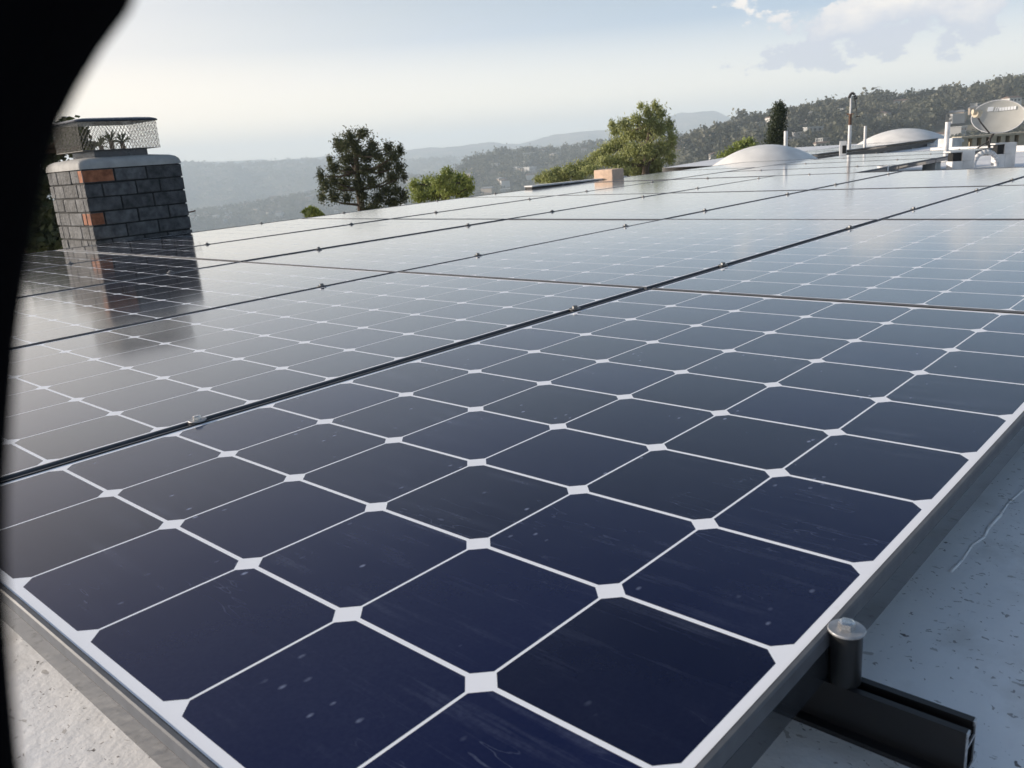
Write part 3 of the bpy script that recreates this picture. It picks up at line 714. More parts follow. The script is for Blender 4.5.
# satellite dish
def dish():
    D = 14.0; c = at(998, 116.5, D); base = at(989, 150, D); zr = roof_z(float(base[1]))
    root = empty('satellite_dish', (float(base[0]), float(base[1]), zr)); tag(root, 'grey oval satellite dish with a feed arm in front of the arcade wall', 'satellite dish')
    o = Vector((base[0], base[1], zr)); C = Vector(c) - o
    up = Vector((0, 0, 1)); R_ = Vector((RIGHT[0], RIGHT[1], 0)).normalized(); F_ = R_.cross(up) * -1   # away from camera
    F_ = Vector((FWD[0], FWD[1], 0)).normalized()
    nrm = (-F_ * 0.85 - R_ * 0.42 + up * 0.30).normalized()
    s_ = pxs(998, 116, D)
    ax = (R_ - nrm * R_.dot(nrm)).normalized(); ay = nrm.cross(ax).normalized()
    if ay.z < 0: ay = -ay
    tilt = math.radians(-9); ax, ay = ax * math.cos(tilt) - ay * math.sin(tilt) * -1, ay * math.cos(tilt) - ax * math.sin(tilt) * 1
    ax, ay = ax.normalized(), ay.normalized()
    ra, rb = 23.5 * s_, 16.5 * s_
    m = MB(); n = 40; vs = []; rad = [0.001, .2, .4, .6, .8, .93, 1.0]
    for side in (0, 1):
        for r in rad:
            for k in range(n):
                t = 2 * math.pi * k / n
                vs.append(C + ax * (ra * r * math.cos(t)) + ay * (rb * r * math.sin(t)) + nrm * (.06 * (r * r - 1) - side * .012))
    nr = len(rad); fs = []
    for i in range(nr - 1):
        for k in range(n):
            k2 = (k + 1) % n
            fs.append((i * n + k, i * n + k2, (i + 1) * n + k2, (i + 1) * n + k)); o2 = nr * n
            fs.append((o2 + i * n + k, o2 + (i + 1) * n + k, o2 + (i + 1) * n + k2, o2 + i * n + k2))
    for k in range(n): k2 = (k + 1) % n; fs.append(((nr - 1) * n + k, (nr - 1) * n + k2, nr * n + (nr - 1) * n + k2, nr * n + (nr - 1) * n + k))
    m.add(vs, fs); m.build('reflector', M['dish'], root, smooth=True)
    rim = MB(); pts = [C + ax * (ra * math.cos(2 * math.pi * k / 40)) + ay * (rb * math.sin(2 * math.pi * k / 40)) for k in range(41)]
    rim.tube(pts, .006, 6); rim.build('rim', M['whitepipe'], root)
    # feed arm and feed horn
    low_ = C - ay * rb * .98 - ax * ra * .28; P1 = Vector(at(976, 114, D - .35)) - o
    a_ = MB(); a_.tube([low_, low_ * .35 + P1 * .65 - up * .02, P1], .010, 8); a_.build('feed_arm', M['dirty_metal'], root)
    h_ = MB(); d_ = (C - P1).normalized(); sd2 = R_
    h_.cyl(P1 - d_ * .02, P1 + d_ * .05, .05, .05, 12); h_.cyl(P1 + up * .03 - sd2 * .05, P1 + up * .02 + sd2 * .075, .036, .03, 10); h_.build('feed_horn', M['cream'], root, smooth=True)
    # mount
    mt = MB(); back = C - nrm * .10 - ay * rb * .55
    mt.tube([(0, 0, .0), (0, 0, back.z * .6), tuple(back)], .018, 10); mt.box((-.1, -.1, .001), (.1, .1, .012)); mt.tube([(-.25, -.2, .01), (0, 0, back.z * .55)], .009, 8); mt.build('mount', M['dirty_metal'], root)
    # worn logo band: pale patch, two slashes and a faded strip
    lg = MB(); org = C + ay * rb * .40 + nrm * .0
    def quad(x0, x1, y0, y1, sk=0.0):
        def pt(x, y, off):
            r2 = ((x * ra) / ra) ** 2 + (.40 + y) ** 2
            return C + ax * (x * ra) + ay * rb * (.40 + y) + nrm * (.06 * (r2 - 1) + off)
        c4 = [(x0, y0), (x1, y0), (x1 + sk, y1), (x0 + sk, y1)]
        lg.add([pt(x, y, .012) for x, y in c4] + [pt(x, y, .004) for x, y in c4], [(0, 1, 2, 3), (0, 4, 5, 1), (1, 5, 6, 2), (2, 6, 7, 3), (3, 7, 4, 0)])
    quad(-.42, -.20, .0, .24, .03); quad(-.15, -.11, -.02, .22, .05); quad(-.07, -.03, -.02, .22, .05)
    for k in range(6): quad(.03 + k * .105, .12 + k * .105, .0, .18)
    lg.build('logo_band', M['lettering'], root)
dish()

# arcade wall behind the dish
def arcade():
    D = 31.0; p = at(962, 140, D); R_ = Vector((RIGHT[0], RIGHT[1], 0)).normalized(); Fv = Vector((FWD[0], FWD[1], 0)).normalized()
    zt_ = float(at(966, 136.5, D)[2]); zb_ = float(at(966, 148.5, D)[2])
    root = empty('arcade_wall', (p[0], p[1], terrain_h(p[0], p[1]).item())); root.rotation_euler = (0, 0, math.atan2(R_.y, R_.x) + math.radians(6))
    tag(root, 'cream parapet wall with a row of dark openings behind the dish', 'wall')
    gz = root.location.z; z0 = zb_ - gz; z1 = zt_ - gz
    w_ = MB(); Lg = 7.0; op = MB(); x = 0.0
    w_.box((0, 0, 0), (Lg, .5, z0 + .06)); w_.box((-.03, -.03, z1 - .07), (Lg, .5, z1)); 
    pit = .30; k = 0
    while x < Lg - pit:
        ww = .155 if k % 3 else .21
        w_.box((x, .0, z0 + .06), (x + ww, .18, z1 - .07)); x += pit if k % 3 else pit + .05; k += 1
    w_.build('balustrade', M['cream'], root)
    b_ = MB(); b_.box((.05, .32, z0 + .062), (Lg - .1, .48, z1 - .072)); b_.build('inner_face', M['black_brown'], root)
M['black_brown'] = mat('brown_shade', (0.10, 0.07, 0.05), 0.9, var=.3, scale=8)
arcade()

# hooded vents and bent duct
def hooded(px0, px1, ytop, D, label, turn=0.0):
    p = at((px0 + px1) / 2, ytop, D); zr = roof_z(float(p[1])); wd = (px1 - px0) * pxs(px0, ytop, D) * .74
    root = empty('roof_vent', (p[0], p[1], zr), math.atan2(RIGHT[1], RIGHT[0]) + turn); tag(root, label, 'roof vent', 'white hooded roof vents')
    h = float(p[2]) - zr; s_ = MB()
    s_.box((-wd / 2, 0, 0), (wd / 2, wd * 1.1, h * .60)); s_.build('vent_body', M['white'], root, bevel=.006)
    hd_ = MB(); hd_.box((wd / 2 - .012, 0, h * .60), (wd / 2 + .10, wd * 1.1, h)); hd_.box((-wd / 2 - .02, .0, h - .012), (wd / 2 - .012, wd * 1.1, h))
    hd_.box((wd / 2 + .001, 0.004, 0), (wd / 2 + .10, wd * 1.08, h * .6)); hd_.build('hood', M['white'], root, bevel=.003)
    op = MB(); op.box((-wd / 2 + .01, .012, h * .605), (wd / 2 - .016, wd * 1.05, h - .016)); op.build('opening', M['black'], root)
hooded(951, 966, 151, 8.7, 'white hooded roof vent with black opening, left of the bent duct')
hooded(996, 1008, 143, 9.6, 'white hooded roof vent with black opening, right of the bent duct')
p = at(985, 166, 9.1); zr = roof_z(float(p[1])); duct = empty('bent_duct', (p[0], p[1], zr), math.atan2(RIGHT[1], RIGHT[0])); tag(duct, 'arched white duct bending over between the two hooded vents', 'duct')
dm = MB(); rad = .105; hh = float(at(985, 152, 9.1)[2]) - zr - rad
pts = [(-rad, 0, 0), (-rad, 0, hh)] + [(-rad * math.cos(t), 0, hh + rad * math.sin(t)) for t in [math.pi * k / 10 for k in range(1, 10)]] + [(rad, 0, hh), (rad, 0, 0)]
dm.tube(pts, .022, 14); [dm.lathe((p_[0], 0, p_[2]), [(.001, -.022), (.0155, -.0155), (.022, 0), (.0155, .0155), (.001, .022)], 14) for p_ in pts]; dm.build('duct_arch', M['whitepipe'], duct, smooth='all')
db = MB(); db.box((-.15, -.04, 0), (.16, .14, .06)); db.build('duct_base', M['white'], duct, bevel=.01)
# low white kerbs and small boxes of the far roof
def kerb(px0, y0, px1, y1, zoff, wd, ht_, label, m='white', name='roof_kerb'):
    a = pz(px0, y0, -.2 + zoff); b = pz(px1, y1, -.2 + zoff); a = Vector((a[0], a[1], 0)); b = Vector((b[0], b[1], 0)); d = (b - a); Lg = d.length; 
    zr = min(roof_z(a.y), roof_z(b.y))
    root = empty(name, (a.x, a.y, zr), math.atan2(d.y, d.x)); k = MB(); k.box((0, 0, -.02), (Lg, wd, ht_)); o = k.build(name, M[m], None, bevel=.008)
    o.location = root.location; o.rotation_euler = root.rotation_euler; bpy.data.objects.remove(root); tag(o, label, 'kerb')
kerb(930, 152, 1060, 150, .0, .18, .07, 'low white roof kerb behind the two hooded vents')
kerb(870, 160, 925, 155, .0, .10, .05, 'thin white kerb in front of the rear panel rack')
kerb(952, 147, 962, 146, .0, .3, .16, 'white box kerb left of the arcade wall')
q = at(843, 148, 13.9); jb = empty('junction_box', (q[0], q[1], roof_z(q[1])), .4); tag(jb, 'small white junction box left of the antenna mast', 'box')
h_ = float(at(843, 141, 13.9)[2]) - roof_z(q[1]); b_ = MB(); b_.box((-.05, -.04, 0), (.05, .04, h_)); b_.build('box_body', M['whitepipe'], jb, bevel=.006); b_ = MB(); b_.box((-.01, -.052, h_ * .45), (.045, -.041, h_ * .8)); b_.build('box_opening', M['black'], jb)
# clay coloured block beyond the far left edge
q = at(609, 176, 8.9); blk = MB(); blk.box((-.11, -.11, 0), (.11, .11, float(at(609, 169.2, 8.9)[2]) - roof_z(q[1]) )); o = blk.build('clay_block', M['clay'], None, bevel=.006)
o.location = (q[0], q[1], roof_z(q[1])); o.rotation_euler = (0, 0, math.radians(4)); tag(o, 'tan clay coloured block standing beyond the panels before the weeping tree', 'block')

# ------------------------------------------------------------------ trees
def np_mesh(name, V, F, mats, mi=None):
    me = bpy.data.meshes.new(name); V = np.asarray(V, np.float32); F = np.asarray(F, np.int32)
    me.vertices.add(len(V)); me.vertices.foreach_set('co', V.ravel())
    n = F.shape[1]; me.loops.add(F.size); me.loops.foreach_set('vertex_index', F.ravel())
    me.polygons.add(len(F)); me.polygons.foreach_set('loop_start', np.arange(0, F.size, n, dtype=np.int32)); me.polygons.foreach_set('loop_total', np.full(len(F), n, np.int32))
    for m in mats: me.materials.append(m)
    me.update(calc_edges=True); return me
def leaf_quads(C, Rr, n, size, rg, aspect=1.6, droop=0.0, shell=0.5):
    """n leaf faces through ellipsoid clumps; C (k,3) centres, Rr (k,3) radii"""
    C = np.asarray(C, float); Rr = np.asarray(Rr, float)
    vol = Rr.prod(1) ** (2 / 3); k = rg.choice(len(C), n, p=vol / vol.sum())
    d = rg.normal(size=(n, 3)); d /= np.linalg.norm(d, axis=1)[:, None]
    rad = np.clip(np.abs(rg.normal(0, .50, n)) + shell * .35, 0, 1.45 if n > 1000 else 1.15)
    p = C[k] + d * Rr[k] * rad[:, None]
    u = rg.normal(size=(n, 3)); u[:, 2] -= droop; u /= np.linalg.norm(u, axis=1)[:, None]
    w_ = d + rg.normal(size=(n, 3)) * .6; v = np.cross(u, w_); v /= np.linalg.norm(v, axis=1)[:, None] + 1e-9
    s_ = size * rg.uniform(.6, 1.4, n)[:, None]
    a = p - u * s_ * aspect / 2; b = p + v * s_ * .5; c = p + u * s_ * aspect / 2; e = p - v * s_ * .5
    V = np.stack([a, b, c, e], 1).reshape(-1, 3); F = np.arange(4 * n).reshape(-1, 4)
    return V, F
def tree(name, base, trunk_pts, clumps, n, size, leafmat, label, cat='tree', aspect=1.6, droop=0.0, shell=.45, group=None, seed=1, tr=.12):
    """clumps: list of (centre, radii) in world space"""
    rg = np.random.default_rng(seed); root = empty(name, base); tag(root, label, cat, group)
    o = np.array(base)
    C = np.array([c for c, r in clumps]) - o; R_ = np.array([r for c, r in clumps])
    V, F = leaf_quads(C, R_, n, size, rg, aspect, droop, shell)
    me = np_mesh('crown', V, F, [leafmat]); cr = bpy.data.objects.new('crown', me); col.objects.link(cr); cr.parent = root
    tk = MB(); pts = [Vector(np.array(p) - o) for p in trunk_pts]; m = len(pts)
    for i in range(m - 1): tk.cyl(pts[i], pts[i + 1], tr * (1 - .75 * i / m), tr * (1 - .75 * (i + 1) / m), 10)
    rj = random.Random(seed)
    for k in range(min(len(C), 26)):
        j = rj.randrange(max(1, m // 3), m) if m > 2 else m - 1
        a = pts[j]; b = Vector(C[k]); 
        # choose attach point lower than the clump
        cand = [p_ for p_ in pts if p_.z < b.z + .1] or [pts[0]]
        a = min(cand, key=lambda p_: (p_ - b).length + .4 * abs(p_.z - b.z)); midp = (a + b) / 2 - Vector((0, 0, .06 * (a - b).length))
        tk.cyl(a, midp, tr * .32, tr * .2, 6); tk.cyl(midp, b, tr * .2, tr * .08, 6)
    tk.build('trunk', M['bark'], root, smooth=True)
    return root
def ground(x, y): return float(terrain_h(x, y))
def px_clumps(lst, D, depth=1.0, seed=0):
    """lst: (px, py, rx_px, ry_px) -> world ellipsoids spread over some depth"""
    rg = random.Random(seed); out = []
    for x, y, rx, ry in lst:
        dd = D * (1 + rg.uniform(-1, 1) * .035 * depth); c = at(x, y, dd); s_ = float((c - CAM).dot(FWD)) / FPX * 1.1
        out.append((c, (rx * s_, rx * s_, ry * s_)))
    return out

# round-headed pine
D = 28.0
pine_px = [(x_, y_, a_ * .95, b_ * 1.35) for x_, y_, a_, b_ in [(350, 137, 8, 6), (362, 134, 9, 5), (341, 147, 9, 6), (356, 148, 10, 6), (372, 146, 8, 7), (366, 157, 10, 6), (348, 159, 11, 6), (337, 142, 5, 5), (378, 156, 6, 6), (334, 168, 8, 6),
           (349, 171, 11, 6), (365, 170, 10, 7), (388, 148, 7, 6), (394, 157, 7, 6), (400, 151, 5, 6), (386, 165, 9, 7), (399, 168, 7, 7), (392, 178, 9, 6), (404, 176, 4, 6), (321, 176, 5, 6), (325, 186, 7, 6), (333, 181, 8, 6),
           (343, 185, 10, 7), (358, 183, 10, 6), (372, 182, 8, 6), (322, 197, 5, 6), (334, 196, 8, 6), (347, 197, 7, 5), (362, 196, 8, 6), (378, 198, 9, 6), (386, 190, 8, 5), (396, 191, 8, 5), (404, 196, 6, 6), (392, 202, 12, 5), (372, 208, 10, 5), (346, 145, 6, 5), (380, 172, 6, 6), (330, 156 + 4, 4, 4)]]
base = at(362, 210, D); gz = ground(base[0], base[1])
tree('pine_tree', (base[0], base[1], gz), [(base[0], base[1], gz), tuple(at(362, 222, D)), tuple(at(361, 205, D)), tuple(at(359, 190, D)), tuple(at(357, 172, D)), tuple(at(356, 155, D)), tuple(at(356, 142, D))],
     px_clumps(pine_px, D, .8, 1), 30000, .034, M['pine'], 'dark pine with open rounded needle clumps above the panel edge', seed=2, aspect=2.6, shell=.35, tr=.15)
# bright pepper tree to the right of the pine
D = 24.0
pep_px = [(418, 189, 8, 7), (428, 184, 9, 8), (440, 182, 9, 8), (447, 174, 7, 7), (456, 180, 9, 8), (465, 182, 7, 8), (462, 192, 9, 7), (449, 190, 11, 8), (434, 194, 11, 7), (420, 197, 9, 6), (414, 184, 5, 5), (470, 187, 4, 8)]
base = at(443, 205, D); gz = ground(base[0], base[1])
tree('pepper_tree', (base[0], base[1], gz), [(base[0], base[1], gz), tuple(at(443, 214, D)), tuple(at(444, 196, D)), tuple(at(446, 182, D))], px_clumps(pep_px, D, 1, 2), 16000, .034, M['pepper'],
     'bright yellow green pepper tree just right of the dark pine', seed=3, aspect=2.4, droop=.8, shell=.3)
# spiky yucca top
D = 22.0; base = at(312, 222, D); gz = ground(base[0], base[1])
tree('small_tree', (base[0], base[1], gz), [(base[0], base[1], gz), tuple(at(312, 225, D)), tuple(at(312, 214, D))], px_clumps([(308, 212, 4, 4), (315, 213, 5, 3.5), (312, 210, 4, 3), (320, 216, 4, 4)], D, 1, 3), 900, .06, M['pepper'],
     'tip of a small olive green tree left of the pine', seed=4, aspect=3, shell=.2, tr=.06)
# big weeping tree with lower shrubbery running left
D = 38.0
wil_px = [(655, 106, 5, 6), (647, 112, 6, 7), (660, 114, 7, 8), (651, 122, 10, 8), (637, 120, 8, 7), (625, 124, 8, 7), (616, 130, 8, 7), (630, 135, 12, 8), (645, 135, 12, 9), (660, 130, 9, 10), (669, 126, 6, 9), (672, 140, 6, 11),
          (663, 148, 9, 10), (648, 151, 11, 10), (633, 150, 12, 9), (618, 145, 11, 8), (607, 150, 10, 7), (598, 156, 9, 6), (590, 162, 9, 6), (606, 161, 11, 7), (621, 160, 12, 8), (638, 163, 12, 8), (655, 163, 11, 9), (640, 173, 12, 7), (655, 172, 11, 7), (622, 171, 12, 7), (648, 180, 10, 7), (670, 157, 7, 9), (641, 106, 4, 4), (612, 124, 4, 4)]
base = at(645, 175, D); gz = ground(base[0], base[1])
tree('weeping_tree', (base[0], base[1], gz), [(base[0], base[1], gz), tuple(at(645, 185, D)), tuple(at(646, 165, D)), tuple(at(648, 145, D)), tuple(at(651, 125, D)), tuple(at(652, 112, D))], px_clumps(wil_px, D, 1, 4), 42000, .040, M['willow'],
     'large olive green weeping tree rising behind the clay block', seed=5, aspect=3.0, droop=1.4, shell=.25, tr=.2)
D = 33.0
for i, (lst, lab) in enumerate([([(582, 166, 8, 6), (572, 169, 9, 6), (590, 170, 10, 7), (578, 176, 9, 6), (566, 173, 7, 5)], 'olive shrub directly left of the weeping tree'),
                              ([(556, 172, 7, 5), (547, 176, 8, 5), (539, 179, 5, 4), (552, 180, 9, 5), (564, 178, 7, 5)], 'leftmost olive shrub above the raised panel')]):
    base = at(lst[0][0], 190, D); gz = ground(base[0], base[1])
    tree('shrub', (base[0], base[1], gz), [(base[0], base[1], gz), tuple(at(lst[0][0], 192, D)), tuple(at(lst[0][0], 178, D))], px_clumps(lst, D, 1, 6 + i), 7000, .040, M['willow'], lab, 'shrub', aspect=2.2, droop=.6, shell=.3, seed=7 + i, group='olive shrubs left of the weeping tree')
# bush behind first dome
D = 30.0; base = at(735, 165, D); gz = ground(base[0], base[1])
tree('shrub', (base[0], base[1], gz), [(base[0], base[1], gz), tuple(at(735, 170, D)), tuple(at(738, 150, D))], px_clumps([(748, 143, 7, 5), (740, 147, 8, 6), (731, 152, 7, 5), (724, 157, 7, 5), (716, 163, 6, 4), (745, 154, 9, 6), (736, 162, 10, 6), (754, 148, 4, 5)], D, 1, 9), 7500, .038, M['pepper'],
     'bright green shrub peeking over the left flank of the first dome', 'shrub', aspect=2.2, shell=.3, seed=12)
# cypress
D = 42.0; base = at(777, 160, D); gz = ground(base[0], base[1])
cyp = [(779, 107, 6, 5), (780, 112, 7, 6), (778, 119, 7.5, 7), (777, 127, 8, 7), (776, 135, 9.5, 7), (775, 143, 10.5, 7), (777, 152, 11, 8), (777, 163, 11, 8)]
tree('cypress_tree', (base[0], base[1], gz), [(base[0], base[1], gz), tuple(at(777, 165, D)), tuple(at(777, 145, D)), tuple(at(779, 125, D)), tuple(at(779, 108, D))], px_clumps([(a_, b_, c_ * .82, d_) for a_, b_, c_, d_ in cyp], D, .05, 10), 20000, .045, M['cypress'],
     'dark narrow cypress standing behind the first dome', seed=13, aspect=1.8, shell=.95, tr=.15)
# dark tree behind the chimney
D = 14.0; base = at(30, 240, D); gz = ground(base[0], base[1])
dk = [(40, 130, 14, 12), (20, 140, 22, 18), (50, 150, 14, 14), (10, 175, 25, 20), (38, 180, 18, 16), (20, 215, 26, 20), (48, 215, 14, 18), (60, 235, 12, 12), (72, 128, 10, 8), (78, 138, 9, 9), (70, 142, 10, 8), (86, 150, 7, 5), (66, 132, 8, 8), (45, 240, 20, 12), (-20, 160, 26, 26), (-20, 210, 26, 26), (88, 145, 6, 4)]
tree('broadleaf_tree', (base[0], base[1], gz), [(base[0], base[1], gz), tuple(at(30, 250, D)), tuple(at(30, 220, D)), tuple(at(30, 180, D)), tuple(at(35, 150, D))], px_clumps(dk, D, 1.5, 14), 24000, .06, M['darktree'],
     'shady dark tree behind the left side of the chimney', seed=15, aspect=1.8, shell=.25, tr=.16)
# palm tuft seen through the mesh cap
D = 24.0
for i, (px_, py_) in enumerate(((111, 141), (122, 142), (101, 146))):
    c = at(px_, py_, D); gz = ground(c[0], c[1]); root = empty('palm_tree', (c[0], c[1], gz)); tag(root, ('palm top seen through the middle of the chimney mesh', 'right palm top seen through the chimney mesh', 'left and lowest palm top seen through the chimney mesh')[i], 'palm', 'palm tops behind the chimney mesh')
    tk = MB(); tk.cyl((0, 0, 0), (0, 0, c[2] - gz), .09, .06, 8); tk.build('trunk', M['bark'], root)
    fr = MB(); rj = random.Random(i)
    for k in range(26):
        a = rj.uniform(0, 6.28); e = rj.uniform(-.3, 1.4); Lr = rj.uniform(.22, .36); d = Vector((math.cos(a) * math.cos(e), math.sin(a) * math.cos(e), math.sin(e)))
        o_ = Vector((0, 0, c[2] - gz)); s_ = d.orthogonal().normalized() * .018
        fr.add([o_ - s_ * .4, o_ + d * Lr * .6 - s_, o_ + d * Lr + Vector((0, 0, -.06)), o_ + d * Lr * .6 + s_, o_ + s_ * .4], [(0, 1, 2, 3, 4)])
    fr.build('fronds', M['darktree'], root)

# ------------------------------------------------------------------ woods and houses on the hills
rgn = np.random.default_rng(5)
def hill_points(n, r0, r1, x0, x1, keep=None):
    a0, a1 = az_of(x0), az_of(x1); r = np.sqrt(rgn.uniform(r0 * r0, r1 * r1, n)); a = rgn.uniform(a0, a1, n)
    X = CAM[0] + r * np.sin(a); Y = CAM[1] + r * np.cos(a); return X, Y, terrain_h(X, Y), r
def crown_local(n, seed, size=1.3):
    rg = np.random.default_rng(seed); k = 7
    C = np.stack([rg.uniform(-.55, .55, k), rg.uniform(-.55, .55, k), rg.uniform(.35, 1.0, k)], 1); R_ = np.stack([rg.uniform(.28, .5, k)] * 2 + [rg.uniform(.22, .4, k)], 1)
    return leaf_quads(C, R_, n, size * .115, rg, 1.3, 0, .5)
variants = [crown_local(320, s) for s in range(6)]
def stuff_woods(name, X, Y, Z, hs, ws, dens=1.0):
    Vs = []; n = 0
    for i in range(len(X)):
        V, F = variants[i % 6]; m = int(len(V) // 4 * dens) * 4
        a = rgn.uniform(0, 6.28); c, s = math.cos(a), math.sin(a)
        q = V[:m] * np.array([ws[i], ws[i], hs[i]]); q = np.stack([q[:, 0] * c - q[:, 1] * s, q[:, 0] * s + q[:, 1] * c, q[:, 2]], 1) + np.array([X[i], Y[i], Z[i] - .15 * hs[i]])
        Vs.append(q)
    V = np.concatenate(Vs); F = np.arange(len(V)).reshape(-1, 4)
    o = bpy.data.objects.new(name, np_mesh(name, V, F, [M['hilltree']])); col.objects.link(o); tag(o, kind='stuff'); return o
HP = hill_points(80, 400, 650, 580, 1050); HP2 = hill_points(60, 1050, 1390, 440, 680)
# near right hill: 300 individual trees, the rest as a wood
X, Y, Z, r = hill_points(3300, 330, 665, 540, 1060)
dens = hash_noise(X, Y, 60) + hash_noise(X, Y + 99, 22) * .6
ok = (dens > -.16) & (np.hypot(X[:, None] - HP[0][None], Y[:, None] - HP[1][None]).min(1) > 9); X, Y, Z, r = X[ok], Y[ok], Z[ok], r[ok]
H = rgn.uniform(2.5, 9, len(X)) + 5 * rgn.random(len(X)) ** 5
order = np.argsort(r / H); ind = order[:290]; rest = order[290:]
crowns = [np_mesh('crown', V, F, [M['hilltree']]) for V, F in variants]
tks = MB(); tks.cyl((0, 0, -.2), (0, 0, .7), .06, .03, 6); tko = tks.build('trunk', M['bark']); tkm = tko.data; bpy.data.objects.remove(tko)
kinds = ['small rounded tree on the near slope of the right hill', 'broad spreading tree on the near slope of the right hill', 'tall tree on the near slope of the right hill']
for q, i in enumerate(ind):
    s_ = float(H[i]); kd = q % 3; wx = s_ * (.9, 1.2, .65)[kd]
    root = empty('hillside_tree', (float(X[i]), float(Y[i]), float(Z[i])), float(rgn.uniform(0, 6.28))); root.scale = (wx, wx, s_)
    tag(root, kinds[kd], 'tree', ('rounded trees', 'spreading trees', 'tall trees')[kd] + ' on the right hill')
    c_ = bpy.data.objects.new('crown', crowns[q % 6]); col.objects.link(c_); c_.parent = root
    t_ = bpy.data.objects.new('trunk', tkm); col.objects.link(t_); t_.parent = root
stuff_woods('hillside_woods', X[rest], Y[rest], Z[rest], H[rest], H[rest] * rgn.uniform(.8, 1.3, len(rest)), .55)
# skyline trees of the right hill
a = rgn.uniform(az_of(560), az_of(1050), 330); rr_ = rgn.uniform(615, 650, 330); X = CAM[0] + rr_ * np.sin(a); Y = CAM[1] + rr_ * np.cos(a)
ok = hash_noise(X, Y, 30) > -.2; X, Y = X[ok], Y[ok]; H = rgn.uniform(4, 10, len(X)); stuff_woods('ridge_woods', X, Y, terrain_h(X, Y), H, H * rgn.uniform(.8, 1.2, len(X)))
# middle hill
X, Y, Z, r = hill_points(2600, 1000, 1420, 400, 720); H = rgn.uniform(6, 14, len(X)); ok = hash_noise(X, Y, 120) > -.25
stuff_woods('middle_hill_woods', X[ok], Y[ok], Z[ok], H[ok], H[ok] * .85, .22)
a = rgn.uniform(az_of(430), az_of(680), 120); rr_ = rgn.uniform(1380, 1410, 120); X = CAM[0] + rr_ * np.sin(a); Y = CAM[1] + rr_ * np.cos(a); H = rgn.uniform(8, 19, 120)
stuff_woods('middle_ridge_woods', X, Y, terrain_h(X, Y), H, H * .7, .5)
# left valley slope
X, Y, Z, r = hill_points(2600, 1620, 2120, 150, 480); H = rgn.uniform(7, 14, len(X)); stuff_woods('valley_woods', X, Y, Z, H, H * .9, .2)
# far left ridge
X, Y, Z, r = hill_points(1500, 3000, 3850, 130, 600); H = rgn.uniform(12, 24, len(X)); stuff_woods('far_ridge_woods', X, Y, Z, H, H * 1.1, .18)
a = rgn.uniform(az_of(150), az_of(560), 260); rr_ = rgn.uniform(3780, 3820, 260); X = CAM[0] + rr_ * np.sin(a); Y = CAM[1] + rr_ * np.cos(a); ok = hash_noise(X, Y, 160) > -.1
X, Y = X[ok], Y[ok]; H = rgn.uniform(12, 30, len(X)); stuff_woods('far_skyline_woods', X, Y, terrain_h(X, Y), H, H * .6, .35)

# houses
M['hw'] = [mat('house_wall_white', (0.62, 0.60, 0.56), .8), mat('house_wall_tan', (0.45, 0.37, 0.29), .8), mat('house_wall_grey', (0.38, 0.38, 0.37), .8)]
M['hr'] = [mat('house_roof_brown', (0.19, 0.13, 0.10), .9), mat('house_roof_grey', (0.22, 0.22, 0.22), .9), mat('house_roof_white', (0.6, 0.6, 0.58), .8)]
M['win'] = mat('window_dark', (0.03, 0.035, 0.04), .15)
hmesh = []
for k in range(3):
    wv = MB(); wv.box((-.5, -.35, -.6), (.5, .35, .42)); 
    rv_ = MB()
    if k == 2: rv_.box((-.54, -.39, .421), (.54, .39, .47))
    else: rv_.add([(-.56, -.42, .421), (.56, -.42, .421), (.56, .42, .421), (-.56, .42, .421), (-.42, 0, .64), (.42, 0, .64)], [(0, 1, 5, 4), (1, 2, 5), (2, 3, 4, 5), (3, 0, 4), (0, 3, 2, 1)])
    wns = []
    for sx in (-.32, -.02, .28):
        for sy in (-1, 1): wn = MB(); wns.append(wn); wn.box((sx - .08, sy * .352 - .003, .02), (sx + .08, sy * .352 + .003, .28))
    a_ = wv.build('wall', M['hw'][k]); b_ = rv_.build('roof', M['hr'][k]); cs_ = [w_.build('window', M['win']) for w_ in wns]
    hmesh.append([a_.data, b_.data] + [c_.data for c_ in cs_]); [bpy.data.objects.remove(o_) for o_ in [a_, b_] + cs_]
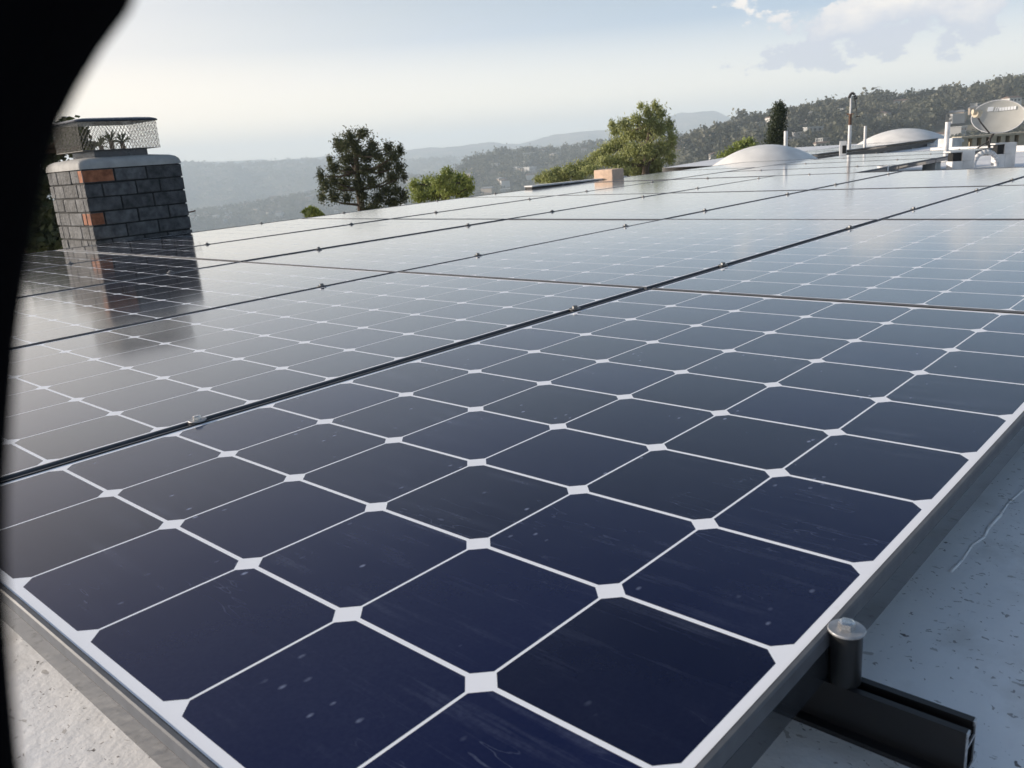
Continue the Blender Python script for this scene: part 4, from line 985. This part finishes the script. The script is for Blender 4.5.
def houses(n, r0, r1, x0, x1, size, where, parts, pts=None):
    X, Y, Z, r = pts if pts else hill_points(n, r0, r1, x0, x1); nm = ('white walled brown roofed house', 'tan house with a grey roof', 'grey flat roofed house')
    for i in range(n):
        k = int(rgn.integers(0, 3)); s_ = size * float(rgn.uniform(.7, 1.3))
        root = empty('hillside_house', (float(X[i]), float(Y[i]), float(Z[i]) + s_ * .42), float(rgn.uniform(0, 3.14))); root.scale = (s_, s_, s_ * .55)
        tag(root, '%s %s' % (nm[k], where), 'house', '%ss %s' % (nm[k], where))
        for me_, nme in zip(hmesh[k][:parts], ('wall', 'roof') + ('window',) * 6):
            o_ = bpy.data.objects.new(nme, me_); col.objects.link(o_); o_.parent = root
houses(80, 400, 650, 580, 1050, 7, 'among trees on the right hill', 8, HP)
houses(60, 1050, 1390, 440, 680, 14, 'on the middle hill', 2, HP2)
houses(90, 1650, 2100, 150, 480, 15, 'in the hazy valley at the left', 2)

# ------------------------------------------------------------------ dark object close to the lens
def lens_flap():
    D = .062; sc_ = D / FPX
    edge = [(150, -60), (128, 0), (100, 38), (76, 78), (57, 115), (44, 160), (31, 220), (21, 280), (13, 340), (7, 410), (2, 480), (0, 550), (2, 620), (7, 690), (14, 768), (24, 840)]
    off = 4
    pts = [Vector(CAM + (RIGHT * (x - 512 - off) + DOWN * (y - 384) + FWD * FPX) * sc_) for x, y in edge]
    out = [Vector(CAM + (RIGHT * (-330 - 512) + DOWN * (y - 384) + FWD * FPX) * sc_) for x, y in edge]
    O = pts[7]; Fv = Vector(FWD); Rv = Vector(RIGHT); T = .007
    root = Vector(O); n = len(pts); vs = []; prof = [(1, .0), (.45, -.35), (0.0, -.5), (.0, -.5), (.45, -.35), (1, 0)]
    secs = []
    for p, q in zip(pts, out):
        s = [q - Fv * T * .5, p - Rv * .003 - Fv * T * .5, p - Rv * .0012 - Fv * T * .42, p - Rv * .0003 - Fv * T * .25, p.copy(), p - Rv * .0003 + Fv * T * .25, p - Rv * .0012 + Fv * T * .42, p - Rv * .003 + Fv * T * .5, q + Fv * T * .5]
        secs.append([x - root for x in s])
    m = len(secs[0]); mb = MB(); vs = [x for s in secs for x in s]
    fs = [(i * m + j, i * m + (j + 1) % m, (i + 1) * m + (j + 1) % m, (i + 1) * m + j) for i in range(n - 1) for j in range(m)]
    fs += [tuple(range(m))[::-1], tuple(range((n - 1) * m, n * m))]
    mb.add(vs, fs); o = mb.build('phone_case', M['rubber'], None, smooth=True); o.location = root
    tag(o, 'black out-of-focus curved edge of a case held right beside the lens', 'phone case')
lens_flap()
